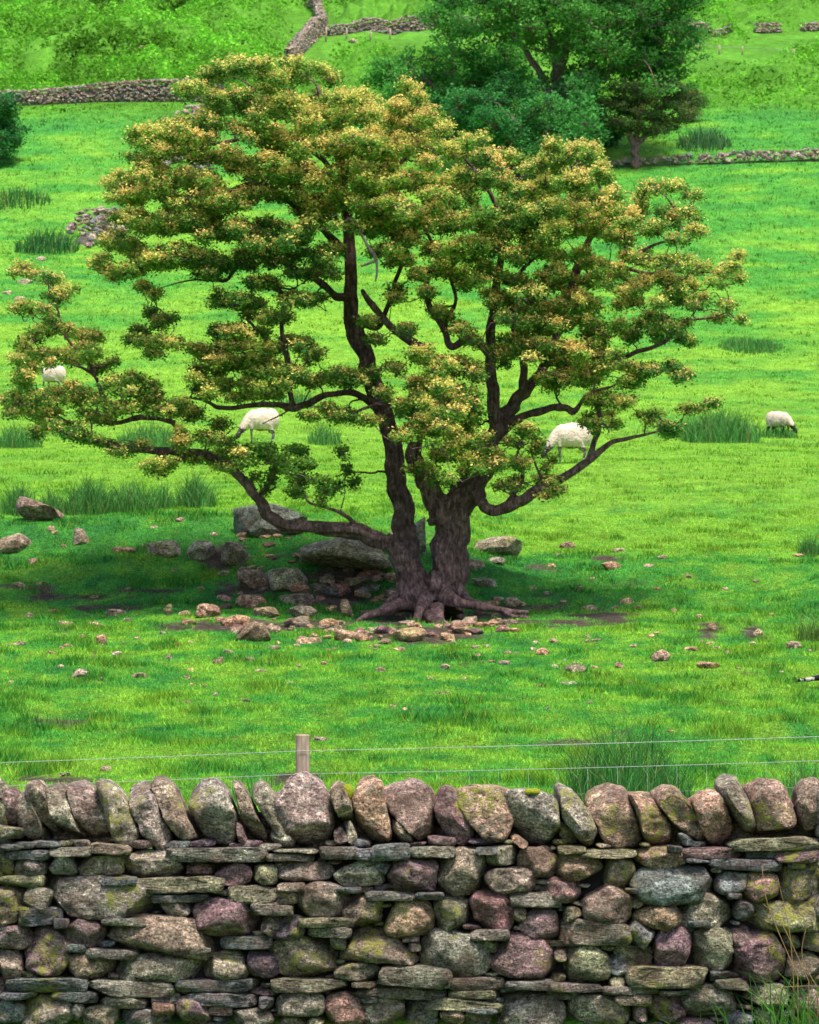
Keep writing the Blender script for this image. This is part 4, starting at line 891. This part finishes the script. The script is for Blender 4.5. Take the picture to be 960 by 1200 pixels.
build_tree('thorn_tree', 'wide old thorn tree with golden-tipped foliage and several twisted trunks above the boulders', 'tree', DT, limbs, pads, .041, 1.0,
    ((.065, .205, .042), (.20, .37, .055)), ((.80, .58, .20), (.60, .60, .14)), 1.12, 11, None, .015, 1.9, twig=.0055, base=base, layers=(7.5, 2), rscale=1.15, roots=roots, dead=dead)

# distant trees
def padpoly(poly, n, rx, ry, seed, sd=12):
    r = np.random.default_rng(seed); P = np.array(poly, float); out = []
    while len(out) < n:
        x, y = r.uniform(P[:, 0].min(), P[:, 0].max()), r.uniform(P[:, 1].min(), P[:, 1].max())
        ins = False; j = len(P)-1
        for i in range(len(P)):
            if (P[i, 1] > y) != (P[j, 1] > y) and x < (P[j, 0]-P[i, 0])*(y-P[i, 1])/(P[j, 1]-P[i, 1])+P[i, 0]: ins = not ins
            j = i
        if ins and all((x-a[0])**2+((y-a[1])*1.4)**2 > sd*sd for a in out) or (ins and r.uniform() < .02): out.append((x, y, rx*r.uniform(.7, 1.3), ry*r.uniform(.7, 1.3)))
    return out
DK = ((.04, .17, .035), (.13, .36, .07))
g1 = ground(645, 196)
big = [[(648,200,0,11),(648,150,0,9),(650,110,0,8),(652,85,0,7)], [(652,90,0,5),(648,60,0,4.5),(642,30,-.5,4),(640,-5,-.5,3),(635,-60,0,2)], [(648,120,0,5),(630,80,.5,4),(608,48,.8,3.5),(590,20,1,3),(575,-15,1,2),(560,-50,1,1.5)],
       [(652,100,0,5),(663,60,0,4),(668,25,0,3.5),(680,-10,0,3),(690,-60,0,2)], [(655,120,0,5),(680,88,-.6,4),(705,60,-.8,3),(735,40,-1,2.5),(770,30,-1,1.5)], [(652,70,0,3.5),(672,50,.5,3),(700,30,.5,2.4)]]
pb = padpoly([(548,-70),(800,-80),(812,20),(800,70),(812,95),(770,110),(745,100),(700,78),(665,40),(640,50),(610,20),(575,30),(552,0)], 74, 26, 17, 3, 22)+padpoly([(600,60),(700,75),(740,100),(700,110),(640,90)], 6, 16, 9, 4, 16)
build_tree('broadleaf_tree', 'tall dark green broadleaf tree rising out of the top of the picture behind the thorn', 'tree', g1[1]+1, big, pb, .19, .40, DK, DK, 0, 21, 'distant trees on the slope', .09, 4.0, twig=.03, base=g1, layers=(18, 1))
g2 = ground(500, 168)
pl = padpoly([(440,95),(460,62),(500,60),(540,48),(600,55),(625,85),(600,110),(560,120),(520,150),(470,120)], 26, 24, 15, 5, 20)+padpoly([(500,0),(545,-5),(560,40),(520,40)], 6, 20, 14, 6, 16)
build_tree('broadleaf_tree', 'lighter green spreading tree left of the tall dark one and behind the thorn crown', 'tree', g2[1]+1, [[(530,178,0,6),(528,140,0,5),(515,110,0,4),(490,85,0,2.5)],[(528,140,0,4),(550,100,0,3),(580,80,0,2)],[(528,110,0,3),(530,60,0,2),(530,20,0,1.5)]], pl, .18, .45, ((.05, .23, .05), (.16, .44, .08)), DK, 0, 22, 'distant trees on the slope', .09, 3.0, twig=.03, base=g2)
g3 = ground(625, 205)
pm = padpoly([(530,120),(600,100),(680,100),(694,130),(690,165),(660,172),(640,182),(590,186),(555,165),(530,150)], 32, 22, 14, 7, 18)
build_tree('broadleaf_tree', 'dense low blue-green tree in front of the tall dark one, above the thorn crown', 'tree', g3[1]-1, [[(625,212,0,7),(622,180,0,6),(610,150,0,4),(590,130,0,2.5)],[(622,180,0,5),(645,150,0,4),(670,130,0,2)]], pm, .17, .5, ((.03, .16, .05), (.10, .34, .08)), DK, 0, 23, 'distant trees on the slope', .09, 2.8, twig=.03, base=g3)
g4 = ground(745, 197)
ps = padpoly([(694,118),(712,103),(760,98),(800,106),(820,125),(812,145),(785,150),(765,158),(735,152),(700,140)], 26, 15, 7, 8, 14)
build_tree('distant_thorn_tree', 'small dark thorn tree with a thick short trunk on the slope at upper right', 'tree', g4[1], [[(745,198,0,6),(744,182,0,4.8),(745,172,0,4.5)],[(745,174,0,3.4),(738,160,0,3),(728,145,0,2),(710,135,0,1.4)],[(745,174,0,3.4),(757,158,0,3),(775,140,0,2),(795,130,0,1.2)],[(745,172,0,3),(748,145,0,2.4),(746,120,0,1.5)]], ps, .11, .6, ((.04, .11, .045), (.10, .18, .055)), ((.32, .24, .08), (.22, .26, .06)), .45, 24, None, .06, 1.5, twig=.02, base=g4, layers=(10, 1))
g5 = ground(-20, 192)
pe = padpoly([(-60,112),(-20,104),(2,112),(15,130),(22,158),(16,178),(-10,186),(-60,186)], 26, 13, 9, 9, 11)
build_tree('broadleaf_tree', 'dark rounded tree cut off by the left edge of the picture', 'tree', g5[1], [[(-20,200,0,7),(-20,170,0,5),(-10,150,0,3),(5,135,0,2)],[(-20,170,0,4),(-40,145,0,3)]], pe, .16, .7, ((.025, .14, .045), (.08, .30, .07)), DK, 0, 25, 'distant trees on the slope', .09, 2.0, twig=.03, base=g5, layers=(12, 1))
g6 = ground(815, 150)
build_tree('sapling', 'small sapling behind the right side of the distant thorn', 'sapling', g6[1]+2, [[(812,152,0,1.5),(812,125,0,1.2),(810,105,0,.8)]], padpoly([(795,100),(818,98),(825,120),(818,135),(800,135)], 8, 8, 7, 10, 8), .13, 1.0, DK, DK, 0, 26, None, .05, .8, twig=.02, base=g6)
g7 = ground(700, 178)
build_tree('shrub', 'pale low shrub between the blue-green tree and the distant thorn', 'shrub', g7[1]+1, [[(705,182,0,2),(703,165,0,1.5),(700,150,0,1)]], padpoly([(680,135),(712,132),(728,150),(722,172),(690,176)], 12, 11, 8, 12, 9), .12, .9, ((.05, .13, .04), (.10, .22, .06)), DK, 0, 27, None, .05, 1.2, twig=.02, base=g7)

# ================================================================ FAR WALLS
def far_wall(label, pts, n_per_m=9, thick=.55, name='field_wall', seed=0, rag=.15, cat='wall', D=None, ssz=.17, hw=None):
    """pts: (px, py of the foot, height in px); the wall stands on the ground along them"""
    r = np.random.default_rng(seed); A = Acc()
    G_ = []
    for px, py, hp in pts:
        g = ground(px, py); G_.append((g[0], g[1], hp*g[1]/F))
    G_ = np.array(G_); A0 = G_[:-1]; B0 = G_[1:]
    for a, b in zip(A0, B0):
        Lg = np.hypot(*(b-a)[:2]); hm = (a[2]+b[2])/2
        tx, ty = (b-a)[:2]/max(Lg, 1e-6); nxv, nyv = -ty, tx
        if nyv > 0: nxv, nyv = -nxv, -nyv
        n = int(Lg*max(hm, .5)*85*(.17/ssz)**2)
        # solid core slices, then a skin of stones on both faces and the top
        k = max(2, int(Lg/.5)); tt = np.linspace(0, 1, k+1)
        for i in range(k):
            t0, t1 = tt[i], tt[i+1]+.02
            q = []
            for t in (t0, t1):
                x, y = a[0]+(b[0]-a[0])*t, a[1]+(b[1]-a[1])*t; z = float(H(x, y)); h = (a[2]+(b[2]-a[2])*t)*(1-rag*.8*abs(noise(x*.5, y*.5, 0, 3)))
                for sgn in (-1, 1):
                    for zz in (z-.3, z+h*(.9-.75*rag if rag < .5 else .22)-.12): q.append((x+nxv*sgn*thick*.30, y+nyv*sgn*thick*.30, zz))
            A.add(np.array(q), np.array([[0, 1, 3], [0, 3, 2], [4, 6, 7], [4, 7, 5], [0, 4, 5], [0, 5, 1], [2, 3, 7], [2, 7, 6], [1, 5, 7], [1, 7, 3]]), (.085, .072, .07))
        for i in range(n):
            t = r.uniform(); x, y = a[0]+(b[0]-a[0])*t, a[1]+(b[1]-a[1])*t; h = (a[2]+(b[2]-a[2])*t)*(1-rag*abs(float(noise(x*.5, y*.5, 0, 3))))
            top = r.uniform() < .28
            v = r.uniform(0, 1); s_ = ssz*r.uniform(.6, 1.3)
            z = float(H(x, y))
            sgn = 1 if r.uniform() < .8 else -1
            off = r.uniform(-.45, .45)*thick if top else sgn*thick*.42
            zz = z+(h-.05+.06*r.uniform() if top else v*h)
            V, Fc = ico(1); W = V*np.array([s_*r.uniform(.8, 1.4), s_*.7, s_*r.uniform(.45, .8)])*(1+.25*r.normal(size=(len(V), 1)))*.6
            al = r.uniform(-.5, .5); W = np.stack([W[:, 0]*math.cos(al)-W[:, 2]*math.sin(al), W[:, 1], W[:, 0]*math.sin(al)+W[:, 2]*math.cos(al)], 1)
            c = np.array(TONE[r.choice(list('ypbyk'))])*r.uniform(.6, 1.4)
            A.add(W+np.array([x+nxv*off, y+nyv*off, zz]), Fc, c)
    o = A.build(name, M['fieldstone'], smooth=False, loc=(G_[0][0], G_[0][1], float(H(G_[0][0], G_[0][1]))))
    return tag(o, label, cat)
far_wall('long dark dry stone wall crossing the slope at upper left', [(-30,124,18),(20,124,17),(60,122,18),(120,119,22),(170,119,25),(222,119,27),(262,120,26)], seed=1, rag=.05)
far_wall('stretch of stone wall climbing to the top edge above the thorn crown', [(338,78,22),(352,62,24),(368,46,26),(380,38,20)], seed=2)
far_wall('short narrow wall running up out of the picture at the top', [(379,36,14),(372,14,16),(362,2,16),(350,-14,16)], seed=3)
far_wall('broken stone wall behind fence posts left of the tall dark tree', [(384,42,12),(410,39,12),(440,37,16),(480,36,18),(522,30,16),(560,36,14)], seed=4)
far_wall('low stretch of ruined wall just right of the tall dark tree', [(800,36,9),(826,35,9),(858,34,8)], seed=5, rag=.4)
far_wall('short ruined wall fragment half hidden by bracken at upper right', [(884,38,13),(900,39,13),(914,38,10)], seed=6, rag=.4)
far_wall('ruined wall fragment cut by the right edge near the top', [(940,37,11),(965,36,11),(990,36,10)], seed=7, rag=.3)
far_wall('low tumbled stone wall right of the distant thorn', [(690,196,7),(770,193,7),(800,192,10),(850,191,12),(910,189,13),(960,188,14),(1000,188,14)], seed=8, rag=.5, thick=1.0, ssz=.22)
far_wall('collapsed grey wall beside the end of the long dark wall', [(248,126,10),(232,134,13),(216,140,12)], seed=9, rag=.5, thick=1.4, ssz=.28)
far_wall('tumbled wall glimpsed through the upper left of the thorn crown', [(216,178,14),(205,186,16),(180,196,16),(186,200,8)], seed=10, rag=.5, thick=1.4, ssz=.28)
far_wall('small rubble heap glimpsed below it through the thorn crown', [(228,198,8),(254,197,8)], seed=11, rag=.5, thick=1.0, ssz=.24)
far_wall('heap of tumbled stones where the ruined wall ends left of the thorn', [(84,290,6),(96,284,24),(112,278,34),(128,270,26),(140,262,12)], seed=12, rag=.5, thick=1.8, ssz=.26)
far_wall('dark ruined sheepfold wall behind the thorn crown between the trees', [(590,210,20),(625,210,24),(650,206,20),(690,204,12)], seed=13, rag=.3, thick=.8)
for (px, py, w, h, lab) in ((48,303,12,6,'pale stone on the slope above the far left branch tip'),(28,330,22,7,'flat pale rock outcrop by the far left branch tip'),(8,343,14,5,'small pale rock at the left edge of the slope'),(22,350,14,6,'dark rock below the pale outcrop'),(137,260,14,6,'white stone beside the heap of tumbled stones'),(166,56,16,6,'pale rock in the bracken above the long dark wall'),(414,48,12,6,'grey rock at the foot of the wall behind fence posts')):
    rock(px, py, w, h, 'y', lab, name='field_stone', cat='stone', sub=3, bright=1.5)

# ================================================================ FENCES
DF = 14.75
gz0 = float(H(0, DF))
fence = thing('wire_fence', 'post and wire stock fence running just behind the foreground wall', 'fence', (0, DF, gz0))
def rpost(px, topy, w, D, parent, z0, name='post'):
    t = at(px, topy, D); h = t[2]-z0+.3; n = 10
    ring = [(w*.5*math.copysign(abs(math.cos(a))**.5, math.cos(a)), w*.5*math.copysign(abs(math.sin(a))**.5, math.sin(a))) for a in np.linspace(0, 2*math.pi, 17)[:-1]]
    V = []; 
    for k, u in enumerate(np.linspace(0, 1, n)):
        for (a, b) in ring:
            sc = 1-.03*u+.02*math.sin(k*2.3+a*40); V.append((t[0]+a*sc-.006*u, D+b*sc, z0-.3+h*u))
    for (a, b) in ring: V.append((t[0]+a*.86-.006, D+b*.86, t[2]+.006))
    Fs = []
    for k in range(n):
        for j in range(16): j2 = (j+1) % 16; Fs.append((k*16+j, k*16+j2, (k+1)*16+j2, (k+1)*16+j))
    Fs.append(tuple(range(n*16, n*16+16)))
    return mesh(name, V, Fs, M['post'], parent, smooth=False)
rpost(356, 862, .072, DF, fence, gz0)
rpost(-330, 880, .072, DF, fence, gz0); rpost(1130, 852, .072, DF, fence, gz0)
def wire(pts, rad, name='wire'):
    A = Acc(); tube(A, pts, np.full(len(pts), rad), 5); return A.build(name, M['wire'], fence)
DWI = DF-.042
def wl(y0, y1, y2, sag):
    a = at(-330, y0+ (y0-y1)*.93, DWI); b = at(356, y1, DWI); c = at(1130, y2-(y1-y2)*.28, DWI)
    P = []
    for p, q in ((a, b), (b, c)):
        for t in np.linspace(0, 1, 18)[:-1 if q is b else None]:
            v = p+(q-p)*t; v = v.copy(); v[2] -= sag*4*t*(1-t); P.append(v)
    return np.array(P)
W1 = wl(892, 880, 862, .008); W2 = wl(919, 907, 890, .010)
wire(W1, .0018); wire(W2, .0015)
for k, d in enumerate((.13, .27, .42, .6)): wire(W2-np.array([0, 0, d]), .0006)
A = Acc()
for xx in np.arange(-3.3, 3.0, .15):
    z = np.interp(xx, W2[:, 0], W2[:, 2]); tube(A, np.array([(xx, DWI, z), (xx+.004, DWI, z-.35), (xx, DWI, z-.7)]), np.full(3, .0005), 4)
A.build('netting_stay', M['wire'], fence)['kind'] = 'stuff'
def farposts(label, L_):
    g = ground(L_[0][0], L_[0][1]); t = thing('post_fence', label, 'fence', g)
    for px, py, hp in L_:
        g = ground(px, py); s = g[1]/F; A = Acc(); tube(A, np.array([(g[0], g[1], g[2]-.2), (g[0]+.02, g[1], g[2]+hp*s*.5), (g[0]+.03, g[1], g[2]+hp*s)]), np.array([.07, .065, .06]), 6); A.build('post', M['post'], t)
    G2 = [ground(px, py)+np.array([0, 0, hp*ground(px, py)[1]/F*.85]) for px, py, hp in L_]
    A = Acc(); tube(A, spline(G2, 4), np.full((len(G2)-1)*4+1, .012), 4); A.build('wire', M['wire'], t)
farposts('row of pale fence posts left of the tall dark tree near the top', [(382,49,18),(406,46,12),(434,48,13),(457,46,12),(540,52,12),(568,55,11)])
farposts('row of thin fence posts right of the tall dark tree', [(818,60,11),(843,64,11),(870,64,10),(930,66,9)])

# ================================================================ SHEEP
def sheep_mat(name, legs=(.02, .02, .022), facec=(.03, .03, .03), fleece=(.74, .60, .48), spot=.0):
    m, nt = newmat(name)
    a = N(nt, 'ShaderNodeTexCoord').outputs['Object']
    n = tex(nt, a, 9, 5, .7); sx = nt.nodes.new('ShaderNodeSeparateXYZ'); L(nt, a, sx.inputs[0])
    fl = mix(nt, 1.0, fleece, ramp(nt, n, [(.3, .78), (.7, 1.12)]), 'MULTIPLY')
    low = ramp(nt, math_(nt, 'ADD', sx.outputs[2], math_(nt, 'MULTIPLY', math_(nt, 'SUBTRACT', n, .5), .06)), [(.30, 1.0), (.315, 0.0)])
    spk = ramp(nt, tex(nt, a, 13, 2, .5), [(.56, 0.0), (.58, 1.0)])
    lg = mix(nt, spk, legs, (.55, .5, .46)) if spot else mix(nt, 0.0, legs, legs)
    c = mix(nt, low, fl, lg)
    hd = ramp(nt, sx.outputs[0], [(.625, 0.0), (.64, 1.0)])
    c = mix(nt, hd, c, mix(nt, spk, facec, (.6, .55, .5)) if spot else facec)
    finish(nt, c, .95, tex(nt, a, 26, 5, .7), 1.0, .04, .1); return m
def blob(acc, c, rad, rot=0):
    V, Fc = ico(3); W = V*np.array(rad); a = R(rot); W = np.stack([W[:, 0]*math.cos(a)+W[:, 2]*math.sin(a), W[:, 1], -W[:, 0]*math.sin(a)+W[:, 2]*math.cos(a)], 1)
    acc.add(W+np.array(c), Fc)
def make_sheep(name, pose, mat):
    """faces +x, feet at z=0, about 1.2 m long"""
    A = Acc(); lie = -.28 if pose == 'lying' else 0
    blob(A, (-.04, 0, .56+lie), (.42, .25, .285), 4); blob(A, (-.28, 0, .58+lie), (.24, .235, .27)); blob(A, (.22, 0, .55+lie), (.23, .22, .25)); blob(A, (-.04, 0, .49+lie), (.36, .25, .21))
    blob(A, (-.49, 0, .50+lie), (.045, .05, .14), -8)           # tail
    if pose == 'grazing': neck = [(.32, 0, .58), (.46, 0, .44), (.56, 0, .30), (.63, 0, .22)]; nr = [.16, .125, .095, .07]; head = ((.68, 0, .15), (.13, .062, .07), 58); ear = (.63, .24)
    elif pose == 'up': neck = [(.32, 0, .60), (.44, 0, .72), (.54, .02, .82)]; nr = [.16, .12, .09]; head = ((.67, .03, .82), (.13, .06, .072), 22); ear = (.60, .88)
    else: neck = [(.22, 0, .36), (.25, .05, .46), (.18, .12, .54)]; nr = [.16, .12, .09]; head = ((.08, .14, .54), (.13, .06, .072), 160); ear = (.17, .60)
    tube(A, spline(neck, 4), np.interp(np.arange((len(neck)-1)*4+1), np.arange(len(neck))*4, nr), 12)
    blob(A, *head)
    for sg in (-1, 1):
        blob(A, (ear[0], sg*.10, ear[1]), (.028, .065, .022))
        if pose != 'lying':
            fx = .27+.05*sg
            tube(A, spline([(fx, sg*.10, .48), (fx+.015, sg*.10, .30), (fx+.02, sg*.10, .20), (fx, sg*.10, .05), (fx+.02, sg*.10, .0)], 3), np.interp(np.arange(13), [0, 3, 6, 9, 12], [.075, .042, .032, .024, .032]), 8)
            hx = -.34+.05*sg
            tube(A, spline([(hx+.05, sg*.11, .52), (hx+.09, sg*.12, .36), (hx-.03, sg*.12, .23), (hx, sg*.12, .08), (hx+.025, sg*.12, 0)], 3), np.interp(np.arange(13), [0, 3, 6, 9, 12], [.13, .08, .036, .026, .032]), 8)
        else:
            tube(A, spline([(.28, sg*.12, .18), (.44, sg*.13, .09), (.62, sg*.12, .05), (.78, sg*.12, .035)], 3), np.interp(np.arange(10), [0, 3, 6, 9], [.08, .045, .026, .022]), 8)
            blob(A, (-.25, sg*.2, .14), (.2, .1, .13))
    o = A.build(name, mat)
    md = o.modifiers.new('fuse', 'REMESH'); md.mode = 'VOXEL'; md.voxel_size = .014; md.use_smooth_shade = True
    ms = o.modifiers.new('soft', 'SMOOTH'); ms.iterations = 4
    tx = bpy.data.textures.new(name+'_wool', 'CLOUDS'); tx.noise_scale = .05
    dm = o.modifiers.new('wool', 'DISPLACE'); dm.texture = tx; dm.strength = .022; dm.texture_coords = 'LOCAL'
    return o
SG = 'sheep grazing on the slope'
def put(o, px, py, yaw, sc, label, group=SG):
    g = ground(px, py); o.location = (float(g[0]), float(g[1]), float(g[2])+.04); o.rotation_euler = (0, 0, R(yaw)); o.scale = (sc, sc*1.08, sc*1.1); tag(o, label, 'sheep', group)
m1 = sheep_mat('white_sheep_grey_legs', (.12, .10, .095), (.05, .04, .04), spot=1); m2 = sheep_mat('white_sheep_black_legs')
put(make_sheep('sheep', 'grazing', m1), 306, 520, 208, .95, 'cream sheep with head down seen under the middle left branch of the thorn')
put(make_sheep('sheep', 'grazing', m1), 669, 543, 200, .90, 'cream sheep grazing under the low right branch of the thorn')
put(make_sheep('sheep', 'grazing', m2), 913, 512, -32, .70, 'small white sheep with black head and legs grazing alone at right')
put(make_sheep('sheep', 'up', m1), 62, 459, 160, .82, 'cream sheep half hidden behind the far left foliage')
put(make_sheep('sheep', 'lying', sheep_mat('speckled_leg_sheep', (.02, .02, .025), (.02, .02, .02), spot=1)), 1009, 806, 180, .78, 'sheep lying at the right edge with only its black and white speckled foreleg in view')

# ================================================================ NEAR TUSSOCK at the road side of the wall
def arc_blades(n, x0, y0, z0, sx, sy, hmin, hmax, col, wid, lean, seed, bias=(0, 0)):
    r = np.random.default_rng(seed); Vs, Fs, Ts = [], [], []; k = 6; off = 0
    for i in range(n):
        x = x0+r.normal()*sx; y = y0+r.uniform(-1, 1)*sy; h = r.uniform(hmin, hmax); a = r.uniform(0, 6.28); ln = h*r.uniform(.1, lean)
        d = np.array([math.cos(a)+bias[0], (math.sin(a))*.5+bias[1]]); w = wid*r.uniform(.6, 1.4)
        c = np.array(col)*r.uniform(.6, 1.5)
        for j in range(k+1):
            t = j/k; cx_ = x+d[0]*ln*t**2; cy_ = y+d[1]*ln*t**2; cz_ = z0+h*(t-.28*lean*t**3); ww = w*(1-t**2*.92)
            Vs += [(cx_-ww/2, cy_-ww*.2, cz_), (cx_+ww/2, cy_+ww*.2, cz_)]; Ts += [c, c]
            if j < k: b = off+j*2; Fs += [(b, b+1, b+3), (b, b+3, b+2)]
        off += 2*(k+1)
    return np.array(Vs), np.array(Fs), np.array(Ts)
tl = np.array([at(930, 1200, 13.2)[0], 13.3, -1.62])
tus = thing('grass_tussock', 'long grass tussock with dry straw stalks in front of the wall at lower right', 'grass', tl)
V, Fc, T = arc_blades(120, tl[0]+.05, 13.28, -1.62, .14, .09, .22, .66, (.07, .20, .03), .006, .75, 5, (-.25, -.1)); mesh('blades', V, Fc, M['grass'], tus, T, smooth=False)
A = Acc()
for (a, b, c_) in (((935,1145),(900,1060),(893,1015)),((948,1150),(915,1080),(895,1060)),((930,1145),(925,1090),(912,1030)),((958,1158),(940,1120),(948,1075))):
    Q = spline([at(*p, 13.28) for p in (a, b, c_)], 5); q0 = Q[0].copy(); q0[2] = -1.62; tube(A, np.vstack([q0, Q]), np.linspace(.0028, .0012, len(Q)+1), 5)
Q = spline([at(1010, 1165, 13.3), at(960, 1156, 13.25), at(913, 1157, 13.25)], 5); tube(A, Q, np.full(len(Q), .0018), 5)
A.T = [np.tile((.42, .27, .13), (len(v), 1)) for v in A.V]; A.build('stalk', M['grass'], tus)
tl2 = np.array([at(700, 1200, 13.2)[0], 13.4, -1.62])
V, Fc, T = arc_blades(26, at(860, 1190, 13.4)[0], 13.38, -1.62, .20, .06, .15, .40, (.09, .22, .03), .005, .8, 8); tag(mesh('grass_tuft', V, Fc, M['grass'], tone=T, smooth=False, loc=tuple(tl2)), 'sparse grass tuft at the foot of the wall left of the long tussock', 'grass')

# ================================================================ CAMERA, LIGHT, SKY
cam = bpy.data.cameras.new('Camera'); co = bpy.data.objects.new('Camera', cam); COL.objects.link(co); S.camera = co
cam.sensor_fit = 'HORIZONTAL'; cam.sensor_width = 36; cam.lens = 36*F/960; cam.clip_end = 20000; cam.clip_start = .1
cam.dof.use_dof = True; cam.dof.focus_distance = 17.5; cam.dof.aperture_fstop = 14
co.rotation_euler = (R(90)+PITCH, 0, 0)
sd = Vector((.22, -.34, 1.0)).normalized(); EL = math.asin(sd.z); AZ = math.atan2(sd.x, sd.y)
sun = bpy.data.lights.new('Sun', 'SUN'); so = bpy.data.objects.new('Sun', sun); COL.objects.link(so)
sun.energy = 3.5; sun.angle = R(14); sun.color = (1, .94, .84); so.rotation_euler = sd.to_track_quat('Z', 'Y').to_euler()
w = bpy.data.worlds.new('World'); S.world = w; w.use_nodes = True; nt = w.node_tree
sky = nt.nodes.new('ShaderNodeTexSky'); sky.sky_type = 'NISHITA'; sky.sun_disc = False; sky.sun_elevation = EL; sky.sun_rotation = AZ; sky.dust_density = 3.0
bg = nt.nodes['Background']; L(nt, sky.outputs[0], bg.inputs[0]); bg.inputs[1].default_value = .15
S.view_settings.view_transform = 'Standard'; S.view_settings.look = 'None'; S.view_settings.gamma = 1; S.view_settings.exposure = .72
S.render.resolution_x = 819; S.render.resolution_y = 1024
S.cycles.max_bounces = 6; S.cycles.diffuse_bounces = 3; S.cycles.transmission_bounces = 3
